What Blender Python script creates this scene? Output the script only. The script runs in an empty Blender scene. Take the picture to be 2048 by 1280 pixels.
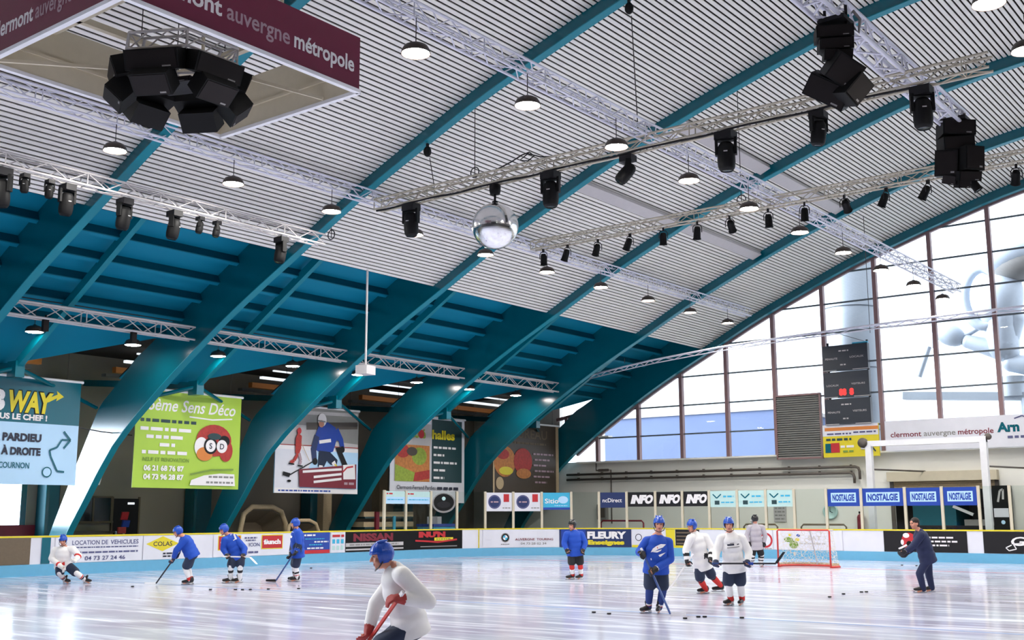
# An ice rink hall: arched teal ribs, slatted ceiling, glazed gable, skaters on the ice.
LAMP_STRENGTH = 330.0
SKY = 2.2
GLARE = 12.0  # factor of the sky lobe added to whiten the rib leg
EXPOSURE = 0.37
YAW = 0.66077506
import bpy, math, random
from math import pi, sin, cos, radians
from mathutils import Vector, Matrix
random.seed(7)
SC = bpy.context.scene
COL = SC.collection
V = Vector

# ------------------------------------------------------------------ materials
def lin(c):
    r = []
    for x in c:
        x = x / 255.0
        r.append(x / 12.92 if x <= 0.04045 else ((x + 0.055) / 1.055) ** 2.4)
    return (r[0], r[1], r[2], 1.0)

def mat(name, c, rough=0.6, spec=0.5, metal=0.0, var=0.06, scale=6.0, emit=None, estr=0.0, coat=0.0):
    m = bpy.data.materials.new(name); m.use_nodes = True
    nt = m.node_tree; b = nt.nodes['Principled BSDF']
    b.inputs['Roughness'].default_value = rough
    b.inputs['Metallic'].default_value = metal
    b.inputs['Specular IOR Level'].default_value = spec
    b.inputs['Coat Weight'].default_value = coat
    col = lin(c)
    if var > 0:
        tc = nt.nodes.new('ShaderNodeTexCoord')
        no = nt.nodes.new('ShaderNodeTexNoise'); no.inputs['Scale'].default_value = scale
        no.inputs['Detail'].default_value = 3
        mx = nt.nodes.new('ShaderNodeMix'); mx.data_type = 'RGBA'
        mx.inputs[6].default_value = tuple(x * (1 - var) for x in col[:3]) + (1,)
        mx.inputs[7].default_value = tuple(min(1, x * (1 + var)) for x in col[:3]) + (1,)
        nt.links.new(tc.outputs['Object'], no.inputs['Vector'])
        nt.links.new(no.outputs['Fac'], mx.inputs[0])
        nt.links.new(mx.outputs[2], b.inputs['Base Color'])
    else:
        b.inputs['Base Color'].default_value = col
    if emit:
        b.inputs['Emission Color'].default_value = lin(emit)
        b.inputs['Emission Strength'].default_value = estr
    return m

M = {}
def mk(n, *a, **k): M[n] = mat(n, *a, **k); return M[n]
mk('teal', (0, 96, 112), 0.2, 0.6, scale=1.5)  # on rib webs this is the flange paint with side-face shade in the colour
mk('teal_purlin_shade', (0, 86, 104), 0.6, 0.15)  # purlin sides: shade put into the colour, darker than the deck
mk('teal_lit', (0, 126, 144), 0.4, 0.3, scale=1.5)  # rib flanges: light bounced up from the ice put into the colour
mk('teal_deck', (0, 124, 154), 0.6, 0.2, scale=0.8)
mk('teal_dark', (0, 92, 108), 0.5)
mk('slat', (236, 233, 225), 0.55, scale=3)
mk('void', (46, 40, 36), 0.9)
mk('board_white', (226, 226, 234), 0.3, scale=2)
mk('yellow', (226, 208, 40), 0.4)
mk('kick', (104, 174, 208), 0.35)
mk('concrete', (124, 122, 116), 0.7, scale=1)
mk('wall_white', (242, 240, 232), 0.6, scale=0.7)
mk('wall_dark', (150, 140, 126), 0.8, scale=0.8)
mk('wall_stand', (58, 56, 58), 0.8, scale=0.8)
mk('black', (10, 10, 11), 0.6, 0.25)
mk('black2', (26, 25, 28), 0.55, 0.3)
mk('brown_black', (24, 18, 18), 0.6, 0.25)
mk('mullion', (138, 108, 108), 0.5)
mk('transom', (96, 106, 112), 0.5)
mk('alu', (224, 224, 236), 0.4, metal=0.1)
mk('alu_warm', (196, 188, 170), 0.4, metal=0.2)
mk('cream', (206, 196, 172), 0.6)
mk('maroon', (112, 22, 56), 0.45)
mk('white', (238, 238, 240), 0.5)
mk('grey', (140, 138, 136), 0.5)
mk('grey_light', (190, 186, 186), 0.5)
mk('letter_white', (240, 236, 236), 0.5, var=0)
mk('letter_grey', (176, 148, 158), 0.5, var=0)
mk('letter_dark', (40, 42, 60), 0.5, var=0)
mk('letter_navy', (84, 86, 128), 0.5, var=0)
mk('navy', (30, 48, 96), 0.45)
mk('blue', (26, 66, 160), 0.5)
mk('royal', (18, 62, 158), 0.45)
mk('cyan', (60, 176, 214), 0.45)
mk('red', (190, 36, 44), 0.5)
mk('dark_red', (122, 24, 44), 0.5)
mk('lime', (172, 206, 70), 0.5, scale=1)
mk('green_dark', (30, 62, 66), 0.5)
mk('olive', (120, 150, 60), 0.5)
mk('pale_blue', (184, 220, 248), 0.5, scale=1)
mk('pale_teal', (186, 218, 214), 0.4)
mk('orange', (214, 130, 60), 0.6)
mk('tan', (190, 168, 134), 0.8, scale=20, var=0.2)
mk('tan_dark', (112, 98, 80), 0.85, scale=20, var=0.15)
mk('brown', (72, 60, 48), 0.5)
mk('food', (196, 124, 62), 0.6, var=0.4, scale=9)
mk('food_red', (176, 52, 46), 0.6, var=0.4, scale=9)
mk('food_green', (150, 170, 60), 0.6, var=0.4, scale=9)
mk('dark_glass', (28, 40, 42), 0.15)
mk('pipe', (92, 84, 78), 0.5)
mk('louvre', (140, 140, 136), 0.6)
mk('score', (44, 50, 60), 0.4)
mk('led', (230, 50, 50), 0.5, emit=(255, 45, 40), estr=1.2)
mk('tube_light', (250, 250, 250), 0.5, emit=(240, 248, 255), estr=0.8)
mk('lamp_housing', (64, 52, 46), 0.4)
mk('cable', (60, 54, 52), 0.6, var=0)
mk('silver', (188, 198, 210), 0.5, metal=0.15)
mk('silo_grey', (128, 134, 142), 0.45, metal=0.5)
mk('exterior', (66, 80, 112), 0.7, scale=0.3, var=0.15)
mk('skin', (206, 142, 116), 0.5, var=0.05, scale=30)
mk('lips', (150, 78, 72), 0.5)
mk('eye', (30, 24, 24), 0.3)
mk('hair', (40, 30, 26), 0.7)
mk('helmet_blue', (34, 78, 176), 0.25)
mk('helmet_black', (24, 24, 26), 0.3)
mk('jersey_blue', (16, 70, 172), 0.75, scale=12)
mk('jersey_white', (232, 230, 228), 0.8, scale=12)
mk('jersey_grey', (176, 170, 176), 0.8, scale=12)
mk('jersey_navy', (26, 36, 72), 0.75, scale=12)
mk('pants_navy', (26, 40, 66), 0.7, scale=12)
mk('pants_black', (24, 24, 28), 0.7, scale=12)
mk('sock_white', (230, 228, 226), 0.85)
mk('sock_blue', (34, 56, 120), 0.85)
mk('sock_red', (200, 48, 42), 0.85)
mk('glove_black', (24, 24, 28), 0.6)
mk('glove_red', (160, 48, 44), 0.6)
mk('glove_navy', (28, 38, 70), 0.6)
mk('glove_white', (222, 220, 214), 0.6)
mk('skate_black', (26, 24, 26), 0.35)
mk('skate_trim', (224, 222, 220), 0.4)
mk('steel', (190, 194, 200), 0.2, metal=0.9)
mk('shaft_black', (40, 40, 46), 0.4)
mk('shaft_white', (228, 226, 224), 0.4)
mk('shaft_red', (196, 60, 50), 0.4)
mk('shaft_blue', (60, 84, 140), 0.4)
mk('net_red', (200, 64, 58), 0.4)
mk('rubber', (14, 14, 16), 0.6)
mk('ice_blue', (150, 172, 214), 0.25)
mk('asphalt', (176, 178, 182), 0.8, scale=0.3)

def lampmat(n, strength):
    m = bpy.data.materials.new(n); m.use_nodes = True
    nt = m.node_tree; nt.nodes.clear()
    o = nt.nodes.new('ShaderNodeOutputMaterial'); e = nt.nodes.new('ShaderNodeEmission')
    e.inputs['Color'].default_value = (1.0, 0.965, 0.91, 1); e.inputs['Strength'].default_value = strength
    nt.links.new(e.outputs[0], o.inputs[0]); M[n] = m
lampmat('lamp_glow', LAMP_STRENGTH); lampmat('lamp_glow_dim', LAMP_STRENGTH * 0.25)

def glassmat(n, tint, gloss, rough=0.02):
    m = bpy.data.materials.new(n); m.use_nodes = True
    nt = m.node_tree; nt.nodes.clear()
    o = nt.nodes.new('ShaderNodeOutputMaterial'); t = nt.nodes.new('ShaderNodeBsdfTransparent')
    g = nt.nodes.new('ShaderNodeBsdfGlossy'); mx = nt.nodes.new('ShaderNodeMixShader')
    fr = nt.nodes.new('ShaderNodeFresnel'); fr.inputs['IOR'].default_value = gloss
    t.inputs['Color'].default_value = tint; g.inputs['Roughness'].default_value = rough
    nt.links.new(fr.outputs[0], mx.inputs[0]); nt.links.new(t.outputs[0], mx.inputs[1])
    nt.links.new(g.outputs[0], mx.inputs[2]); nt.links.new(mx.outputs[0], o.inputs[0]); M[n] = m
glassmat('window_glass', (0.93, 0.97, 1.0, 1), 1.3)
glassmat('rink_glass', (0.84, 0.9, 0.87, 1), 1.4)

def netmat(n, c, sc):
    m = bpy.data.materials.new(n); m.use_nodes = True
    nt = m.node_tree; b = nt.nodes['Principled BSDF']; b.inputs['Base Color'].default_value = lin(c)
    b.inputs['Roughness'].default_value = 0.8
    o = nt.nodes['Material Output']
    t = nt.nodes.new('ShaderNodeBsdfTransparent'); mx = nt.nodes.new('ShaderNodeMixShader')
    tc = nt.nodes.new('ShaderNodeTexCoord'); ch = nt.nodes.new('ShaderNodeTexVoronoi')
    ch.feature = 'DISTANCE_TO_EDGE'; ch.inputs['Scale'].default_value = sc
    mt = nt.nodes.new('ShaderNodeMath'); mt.operation = 'LESS_THAN'; mt.inputs[1].default_value = 0.045
    nt.links.new(tc.outputs['Object'], ch.inputs['Vector']); nt.links.new(ch.outputs['Distance'], mt.inputs[0])
    nt.links.new(mt.outputs[0], mx.inputs[0]); nt.links.new(t.outputs[0], mx.inputs[1])
    nt.links.new(b.outputs[0], mx.inputs[2]); nt.links.new(mx.outputs[0], o.inputs[0]); M[n] = m
netmat('netting', (228, 222, 206), 9)

def icemat():
    m = bpy.data.materials.new('ice'); m.use_nodes = True
    nt = m.node_tree; b = nt.nodes['Principled BSDF']; L = nt.links.new
    tc = nt.nodes.new('ShaderNodeTexCoord')
    def noise(scale, rot, sx, sy, det=4):
        mp = nt.nodes.new('ShaderNodeMapping'); mp.inputs['Rotation'].default_value = (0, 0, rot)
        mp.inputs['Scale'].default_value = (sx, sy, 1)
        n = nt.nodes.new('ShaderNodeTexNoise'); n.inputs['Scale'].default_value = scale; n.inputs['Detail'].default_value = det
        L(tc.outputs['Object'], mp.inputs['Vector']); L(mp.outputs[0], n.inputs['Vector']); return n
    def ramp(n, a, bb):
        r = nt.nodes.new('ShaderNodeMapRange'); r.inputs[1].default_value = a; r.inputs[2].default_value = bb
        L(n.outputs['Fac'], r.inputs[0]); return r
    n1 = noise(0.35, 0.3, 1, 1)                 # broad worn areas
    n2 = noise(1.6, 0.5, 0.22, 1.6, 6)          # skate tracks one way
    n3 = noise(1.9, -0.9, 0.18, 1.9, 6)         # and another way
    r1 = ramp(n1, 0.38, 0.62); r2 = ramp(n2, 0.52, 0.74); r3 = ramp(n3, 0.55, 0.76)
    mx = nt.nodes.new('ShaderNodeMath'); mx.operation = 'MAXIMUM'; L(r2.outputs[0], mx.inputs[0]); L(r3.outputs[0], mx.inputs[1])
    c1 = nt.nodes.new('ShaderNodeMix'); c1.data_type = 'RGBA'
    c1.inputs[6].default_value = lin((178, 174, 196)); c1.inputs[7].default_value = lin((196, 202, 218))
    L(r1.outputs[0], c1.inputs[0])
    c2 = nt.nodes.new('ShaderNodeMix'); c2.data_type = 'RGBA'
    c2.inputs[7].default_value = lin((216, 220, 232)); L(c1.outputs[2], c2.inputs[6]); L(mx.outputs[0], c2.inputs[0])
    L(c2.outputs[2], b.inputs['Base Color'])
    rr = nt.nodes.new('ShaderNodeMapRange'); rr.inputs[3].default_value = 0.12; rr.inputs[4].default_value = 0.3
    L(mx.outputs[0], rr.inputs[0]); L(rr.outputs[0], b.inputs['Roughness'])
    b.inputs['IOR'].default_value = 1.31
    bp = nt.nodes.new('ShaderNodeBump'); bp.inputs['Strength'].default_value = 0.05; bp.inputs['Distance'].default_value = 0.01
    L(mx.outputs[0], bp.inputs['Height']); L(bp.outputs[0], b.inputs['Normal'])
    M['ice'] = m
icemat()

# ------------------------------------------------------------------ mesh helpers
class MB:
    def __init__(s): s.v = []; s.f = []; s.m = []; s.mats = []; s.sm = []
    def mi(s, m):
        if m not in s.mats: s.mats.append(m)
        return s.mats.index(m)
    def add(s, vs, fs, m, smooth=False):
        b = len(s.v); k = s.mi(m)
        s.v += [tuple(x) for x in vs]
        for f in fs: s.f.append([b + i for i in f]); s.m.append(k); s.sm.append(smooth)
    def quad(s, a, b, c, d, m): s.add([a, b, c, d], [(0, 1, 2, 3)], m)
    def box(s, c, d, m, rot=None):
        x, y, z = d[0] / 2, d[1] / 2, d[2] / 2
        vs = [V((i * x, j * y, k * z)) for i in (-1, 1) for j in (-1, 1) for k in (-1, 1)]
        if rot is not None: vs = [rot @ p for p in vs]
        c = V(c)
        s.add([p + c for p in vs], [(0, 1, 3, 2), (4, 6, 7, 5), (0, 4, 5, 1), (2, 3, 7, 6), (0, 2, 6, 4), (1, 5, 7, 3)], m)
    def b2(s, a, b, m):
        s.box([(a[i] + b[i]) / 2 for i in range(3)], [abs(b[i] - a[i]) for i in range(3)], m)
    def bar(s, p, q, w, h, m, up=V((0, 0, 1))):
        p = V(p); q = V(q); d = (q - p); L = d.length; d.normalize()
        x = d.cross(up)
        if x.length < 1e-4: x = V((1, 0, 0))
        x.normalize(); u = x.cross(d)
        s.box((p + q) / 2, (w, L, h), m, Matrix((x, d, u)).transposed())
    def tube(s, p, q, r, m, n=8, r2=None, caps=True):
        p = V(p); q = V(q); d = q - p
        if d.length < 1e-6: return
        d.normalize(); r2 = r if r2 is None else r2
        x = d.orthogonal().normalized(); y = d.cross(x)
        vs = []
        for c, rr in ((p, r), (q, r2)):
            for i in range(n):
                a = 2 * pi * i / n; vs.append(c + (x * cos(a) + y * sin(a)) * rr)
        fs = [(i, (i + 1) % n, n + (i + 1) % n, n + i) for i in range(n)]
        s.add(vs, fs, m, True)
        if caps: s.add(vs[:n], [tuple(range(n - 1, -1, -1))], m); s.add(vs[n:], [tuple(range(n))], m)
    def path(s, pts, r, m, n=8):
        pts = [V(p) for p in pts]; vs = []; fs = []
        prev = None
        for i, p in enumerate(pts):
            d = (pts[min(i + 1, len(pts) - 1)] - pts[max(i - 1, 0)]).normalized()
            if prev is None: x = d.orthogonal().normalized()
            else:
                x = prev - d * prev.dot(d)
                x = x.normalized() if x.length > 1e-5 else d.orthogonal().normalized()
            prev = x; y = d.cross(x)
            rr = r[i] if isinstance(r, (list, tuple)) else r
            for k in range(n):
                a = 2 * pi * k / n; vs.append(p + (x * cos(a) + y * sin(a)) * rr)
        for i in range(len(pts) - 1):
            for k in range(n):
                fs.append((i * n + k, i * n + (k + 1) % n, (i + 1) * n + (k + 1) % n, (i + 1) * n + k))
        fs.append(tuple(range(n - 1, -1, -1))); e = (len(pts) - 1) * n; fs.append(tuple(range(e, e + n)))
        s.add(vs, fs, m, True)
    def lathe(s, prof, m, n=24, c=(0, 0, 0), rot=None, sx=1, sy=1):
        c = V(c); vs = []
        for r, z in prof:
            for i in range(n):
                a = 2 * pi * i / n; p = V((r * cos(a) * sx, r * sin(a) * sy, z))
                vs.append((rot @ p if rot is not None else p) + c)
        fs = []
        for j in range(len(prof) - 1):
            for i in range(n):
                fs.append((j * n + i, j * n + (i + 1) % n, (j + 1) * n + (i + 1) % n, (j + 1) * n + i))
        s.add(vs, fs, m, True)
    def ell(s, c, r, m, rot=None, n=16, k=10):
        prof = [(sin(pi * j / k), -cos(pi * j / k)) for j in range(k + 1)]
        c = V(c); vs = []; fs = []
        for a, z in prof[1:-1]:
            for i in range(n):
                t = 2 * pi * i / n; p = V((a * cos(t) * r[0], a * sin(t) * r[1], z * r[2]))
                vs.append((rot @ p if rot is not None else p) + c)
        for j in range(k - 2):
            for i in range(n):
                fs.append((j * n + i, j * n + (i + 1) % n, (j + 1) * n + (i + 1) % n, (j + 1) * n + i))
        lo = V((0, 0, -r[2])); hi = V((0, 0, r[2]))
        vs.append((rot @ lo if rot is not None else lo) + c); vs.append((rot @ hi if rot is not None else hi) + c)
        b = len(vs) - 2; e = (k - 2) * n
        for i in range(n):
            fs.append((b, (i + 1) % n, i)); fs.append((b + 1, e + i, e + (i + 1) % n))
        s.add(vs, fs, m, True)
    def cap(s, p, r, q, r2, m, n=12):           # tapered limb with round ends
        s.tube(p, q, r, m, n, r2, True); s.ell(p, (r,) * 3, m, n=n, k=8); s.ell(q, (r2,) * 3, m, n=n, k=8)
    def prism(s, pts, off, m):                  # polygon (list of points) extruded by vector off
        n = len(pts); off = V(off); a = [V(p) for p in pts]; b = [p + off for p in a]
        s.add(a + b, [tuple(range(n - 1, -1, -1)), tuple(range(n, 2 * n))] + [(i, (i + 1) % n, n + (i + 1) % n, n + i) for i in range(n)], m)
    def mesh(s, name):
        me = bpy.data.meshes.new(name); me.from_pydata(s.v, [], s.f)
        for x in s.mats: me.materials.append(M[x])
        me.polygons.foreach_set('material_index', s.m); me.polygons.foreach_set('use_smooth', s.sm)
        me.update(); return me
    def build(s, name, parent=None, loc=None):
        o = bpy.data.objects.new(name, s.mesh(name)); COL.objects.link(o)
        if loc is not None: o.location = loc
        if parent is not None: o.parent = parent
        return o

def tag(o, label, cat, group=None):
    o['label'] = label; o['category'] = cat
    if group: o['group'] = group
    return o
def thing(name, label, cat, loc=(0, 0, 0), rz=0, group=None):
    o = bpy.data.objects.new(name, None); COL.objects.link(o); o.empty_display_size = 0.2
    o.location = loc; o.rotation_euler = (0, 0, rz); return tag(o, label, cat, group)
def struct(o): o['kind'] = 'structure'; return o
def copy_tree(o, parent=None, loc=None, rot=None):
    c = o.copy(); COL.objects.link(c)
    if parent is not None: c.parent = parent
    if loc is not None: c.location = loc
    if rot is not None: c.rotation_euler = rot
    for ch in list(o.children): copy_tree(ch, c)
    return c
def remesh(mb, name, voxel, parent, smooth=3, mats=None):
    me = mb.mesh(name); o = bpy.data.objects.new(name, me); COL.objects.link(o)
    r = o.modifiers.new('r', 'REMESH'); r.mode = 'VOXEL'; r.voxel_size = voxel; r.use_smooth_shade = True
    if smooth:
        q = o.modifiers.new('s', 'SMOOTH'); q.iterations = smooth; q.factor = 0.5
    dg = bpy.context.evaluated_depsgraph_get()
    nm = bpy.data.meshes.new_from_object(o.evaluated_get(dg)); nm.name = name
    o.modifiers.clear(); o.data = nm; bpy.data.meshes.remove(me)
    nm.materials.clear()
    for x in (mats or mb.mats): nm.materials.append(M[x])
    for p in nm.polygons: p.use_smooth = True; p.material_index = 0
    if parent is not None: o.parent = parent
    return o
ORD = ['first', 'second', 'third', 'fourth', 'fifth', 'sixth', 'seventh', 'eighth', 'ninth', 'tenth', 'eleventh', 'twelfth', 'thirteenth', 'fourteenth', 'fifteenth', 'sixteenth']

# ------------------------------------------------------------------ lettering
_txt = {}
def glyphs(body, bold=0):
    key = (body, bold)
    if key in _txt: return _txt[key]
    cu = bpy.data.curves.new('lettering', 'FONT'); cu.body = body; cu.size = 1.0; cu.offset = 0.014 + bold; cu.resolution_u = 3
    o = bpy.data.objects.new('lettering', cu); COL.objects.link(o)
    dg = bpy.context.evaluated_depsgraph_get()
    me = bpy.data.meshes.new_from_object(o.evaluated_get(dg))
    r = ([tuple(v.co) for v in me.vertices], [tuple(p.vertices) for p in me.polygons])
    bpy.data.objects.remove(o); bpy.data.curves.remove(cu); bpy.data.meshes.remove(me)
    _txt[key] = r; return r
class Flat:                                     # a flat sign face: u along udir, v up, d out of the face
    def __init__(s, o, u, n, v=(0, 0, 1)): s.o = V(o); s.u = V(u); s.n = V(n); s.w = V(v)
    def __call__(s, u, v, d): return s.o + s.u * u + s.w * v + s.n * d
    step = 1e9
class Print:
    def __init__(s, surf): s.f = surf; s.g = MB(); s.t = []; s.k = 0
    def _d(s): s.k += 1; return 0.003 + 0.0025 * s.k
    def rect(s, u0, v0, u1, v1, m):
        n = max(1, int(abs(u1 - u0) / s.f.step + 0.999)); d = s._d(); vs = []
        for i in range(n + 1):
            u = u0 + (u1 - u0) * i / n; vs += [s.f(u, v0, d), s.f(u, v1, d)]
        s.g.add(vs, [(2 * i, 2 * i + 2, 2 * i + 3, 2 * i + 1) for i in range(n)], m)
    def poly(s, pts, m):
        d = s._d(); s.g.add([s.f(u, v, d) for u, v in pts], [tuple(range(len(pts)))], m)
    def disc(s, u, v, r, m, rv=None, n=24, a0=0, a1=2 * pi):
        rv = r if rv is None else rv
        pts = [(u + r * cos(a0 + (a1 - a0) * i / n), v + rv * sin(a0 + (a1 - a0) * i / n)) for i in range(n + (0 if a1 - a0 > 6.2 else 1))]
        d = s._d(); k = max(1, int(r / 0.14)); full = a1 - a0 > 6.2; N = len(pts); vs = [s.f(u, v, d)]; fs = []
        for j in range(1, k + 1): vs += [s.f(u + (x - u) * j / k, v + (y - v) * j / k, d) for x, y in pts]
        for i in range(N if full else N - 1):
            e = (i + 1) % N; fs.append((0, 1 + i, 1 + e))
            for j in range(k - 1): fs.append((1 + j * N + i, 1 + (j + 1) * N + i, 1 + (j + 1) * N + e, 1 + j * N + e))
        s.g.add(vs, fs, m)
    def line(s, pts, w, m):
        d = s._d()
        for (a, b), (c, e) in zip(pts, pts[1:]):
            L = math.hypot(c - a, e - b) or 1; x, y = -(e - b) / L * w / 2, (c - a) / L * w / 2
            s.g.add([s.f(a + x, b + y, d), s.f(a - x, b - y, d), s.f(c - x, e - y, d), s.f(c + x, e + y, d)], [(0, 1, 2, 3)], m)
    def bars(s, u0, u1, v, h, m, seed=1, gap=0.25):     # a line of print too small to read
        r = random.Random(seed); u = u0; d = s._d()
        while u < u1:
            w = h * r.uniform(1.2, 4.5); e = min(u1, u + w)
            s.g.add([s.f(u, v, d), s.f(e, v, d), s.f(e, v + h, d), s.f(u, v + h, d)], [(0, 1, 2, 3)], m)
            u = e + h * 0.7
    def text(s, body, u, v, h, m, w=None, al='L', sl=0.0, lift=0.0, bold=0):
        k = h / 0.70; vs, fs = glyphs(body, round(bold / k * 0.9, 4))
        x0 = min(a[0] for a in vs); x1 = max(a[0] for a in vs)
        kx = w / (x1 - x0) if w else k
        W = (x1 - x0) * kx; u -= {'L': 0, 'C': W / 2, 'R': W}[al]; d = s._d() + lift
        b = MB(); s.t.append(b)
        b.add([s.f(u + (a[0] - x0) * kx + sl * a[1] * k, v + a[1] * k, d) for a in vs], fs, m)
    def build(s, parent):
        if s.g.v: s.g.build('print', parent)
        for b in s.t: b.build('lettering', parent)
# ------------------------------------------------------------------ the hall's section
ARC = [(-37.2, -0.05), (-36.62, 1.23), (-35.73, 2.29), (-34.97, 3.24), (-34.18, 4.1), (-33.24, 4.85), (-31.5, 6.02), (-29.57, 7.2), (-28.53, 7.8),
       (-27.35, 8.43), (-25.22, 9.48), (-22.85, 10.66), (-20.69, 11.6), (-18.32, 12.58), (-16.27, 13.28), (-13.67, 14.1), (-10.65, 14.9),
       (-7, 15.4), (-4, 15.63), (-0.77, 15.7)]
ARC += [(-1.54 - x, z) for x, z in reversed(ARC[:-1]) if -1.54 - x < 27.5]
def arc_z(x):
    for i in range(len(ARC) - 1):
        x0, z0 = ARC[i]; x1, z1 = ARC[i + 1]
        if x0 <= x <= x1:
            p0 = ARC[max(i - 1, 0)]; p3 = ARC[min(i + 2, len(ARC) - 1)]
            m0 = (z1 - p0[1]) / (x1 - p0[0]); m1 = (p3[1] - z0) / (p3[0] - x0); h = x1 - x0; t = (x - x0) / h
            return (2*t**3-3*t*t+1)*z0 + (t**3-2*t*t+t)*h*m0 + (-2*t**3+3*t*t)*z1 + (t**3-t*t)*h*m1
    return ARC[-1][1]
XS = -25.7; XR = 26.0; YB = -12.0; YG = 48.0; YW = 48.6; XWL = -40.5
RIBS = [15.33, 22.0, 28.67, 35.34, 42.01, YG]
def purlin_z(x): return 9.5 + 0.545 * (x + 27.95)
def deck_z(x): return purlin_z(x) + 0.3

# ---- slatted ceiling
mb = MB(); x = XS; pts = []
while x < XR:
    z0 = arc_z(x) + 0.35; s = (arc_z(x + 0.05) - arc_z(x)) / 0.05; c = 1 / math.sqrt(1 + s * s)
    w = 0.108 * c; x1 = x + w; z1 = z0 + s * w; up = V((-s * c, 0, c)) * 0.03
    a, b = V((x, YB, z0)), V((x1, YB, z1)); L = V((0, YG + 0.2 - YB, 0))
    mb.quad(a, a + L, b + L, b, 'slat')
    mb.quad(a + up, a + up + L, a + L, a, 'slat'); mb.quad(b, b + L, b + up + L, b + up, 'slat')
    pts.append((x, z0)); x += 0.158 * c
pts.append((XR + 0.1, arc_z(XR) + 0.35))
for (xa, za), (xb, zb) in zip(pts[::4], pts[4::4] + [pts[-1]]):
    mb.quad((xa, YB, za + 0.10), (xa, YG + 0.6, za + 0.10), (xb, YG + 0.6, zb + 0.10), (xb, YB, zb + 0.10), 'void')
mb.quad((XS - 0.01, YB, arc_z(XS) + 0.34), (XS - 0.01, YG, arc_z(XS) + 0.34), (XS - 0.01, YG, deck_z(XS) + 0.1), (XS - 0.01, YB, deck_z(XS) + 0.1), 'void')
struct(mb.build('ceiling'))

# ---- teal side roof with its purlins
side = struct(MB().build('ceiling_side')); mb = MB()
BAYS = [(2.0, 8.66), (8.66, 15.33)] + list(zip(RIBS[:-1], RIBS[1:]))
for y0, y1 in BAYS:
    pl = [(XS, y0), (-34.2, y0), (-34.2, y0 + 2.4), (-32.0, y1), (XS, y1)]
    mb.add([(x, y, deck_z(x)) for x, y in pl], [(0, 1, 2, 3, 4)], 'teal_deck')
    mb.add([(x, y, deck_z(x) + 0.06) for x, y in pl], [(4, 3, 2, 1, 0)], 'void')
mb.quad((-31, 2, 8.05), (-31, YW, 8.05), (XWL, YW, 8.05), (XWL, 2, 8.05), 'void')
side.data = mb.mesh('ceiling_side')
for y0, y1 in BAYS[1:]:
    for x in (-26.95, -27.95, -28.88, -29.75, -30.65, -31.55):
        b = MB(); s = 0.46
        r = Matrix.Rotation(-math.atan(0.545), 3, 'Y')
        b.box((x, (y0 + y1) / 2, purlin_z(x) + 0.15), (0.10, y1 - y0 - 0.15, 0.30), 'teal_purlin_shade', r)
        b.box((x + 0.02, (y0 + y1) / 2, purlin_z(x) + 0.0), (0.13, y1 - y0 - 0.15, 0.02), 'teal_deck', r)  # bottom edge in the lighter deck colour, standing in for light from below
        b.build('purlin', side)
    b = MB(); ym = y0 + 2.45
    b.bar((XS - 0.3, ym, 9.3 + 0.6 * (XS - 0.3 + 27.95) + 0.13), (-33.2, ym, 6.15 + 0.13), 0.18, 0.26, 'teal_lit'); b.build('roof_beam', side)
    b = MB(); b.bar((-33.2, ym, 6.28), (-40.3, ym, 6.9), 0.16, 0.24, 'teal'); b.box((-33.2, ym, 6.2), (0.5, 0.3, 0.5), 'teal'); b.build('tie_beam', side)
    for ye in (y0 + 0.1, y1 - 0.1):
        b = MB(); b.tube((-33.1, ym, 6.25), (-35.3, ye, 5.45), 0.07, 'teal'); b.build('brace', side)
    for (x, z, w, h, m, n) in ((-38.2, 7.62, 0.2, 0.10, 'tube_light', 'strip_light'), (-38.9, 7.35, 0.25, 0.22, 'orange', 'fascia'), (-37.4, 7.85, 0.12, 0.06, 'tube_light', 'strip_light'), (-39.6, 7.2, 0.3, 0.12, 'grey', 'fascia')):
        b = MB(); b.box((x, y0 + 4.6, z), (w, 3.6, h), m); b.build(n, side)

# ---- arched ribs
OUT = [(-38.5, -0.05), (-37.76, 1.23), (-36.5, 3.34), (-35.15, 5.51), (-33.84, 6.42), (-33.17, 7.0), (-32.63, deck_z(-32.63)), (-29, deck_z(-29)), (XS, deck_z(XS))]
def resample(p, n):
    d = [0]
    for a, b in zip(p, p[1:]): d.append(d[-1] + math.hypot(b[0] - a[0], b[1] - a[1]))
    r = []
    for i in range(n + 1):
        t = d[-1] * i / n
        for k in range(len(p) - 1):
            if t <= d[k + 1] + 1e-9:
                f = (t - d[k]) / (d[k + 1] - d[k]); r.append((p[k][0] + f * (p[k + 1][0] - p[k][0]), p[k][1] + f * (p[k + 1][1] - p[k][1]))); break
    return r
inn = [a for a in ARC if a[0] < -31] + [(x, arc_z(x)) for x in [-31 + 0.5 * i for i in range(11)]] + [(XS, arc_z(XS))]
IN = resample(inn, 44); OU = resample(OUT, 44)
xs = [XS + (XR + 0.3 - XS) * i / 70 for i in range(71)]
IN += [(x, arc_z(x)) for x in xs]; OU += [(x, arc_z(x) + 0.5) for x in xs]
RIBL = ['teal arched roof rib at the far left, its leg hidden by the blue sandwich banner', 'teal arched roof rib whose lower leg shines white, second from the left',
        'teal arched roof rib rising between the lime banner and the hockey photo banner', 'teal arched roof rib rising between the hockey photo banner and the food menu banner',
        'teal arched roof rib rising between the food menu banner and the brown banner', 'teal arched roof rib framing the glazed end wall']
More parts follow.
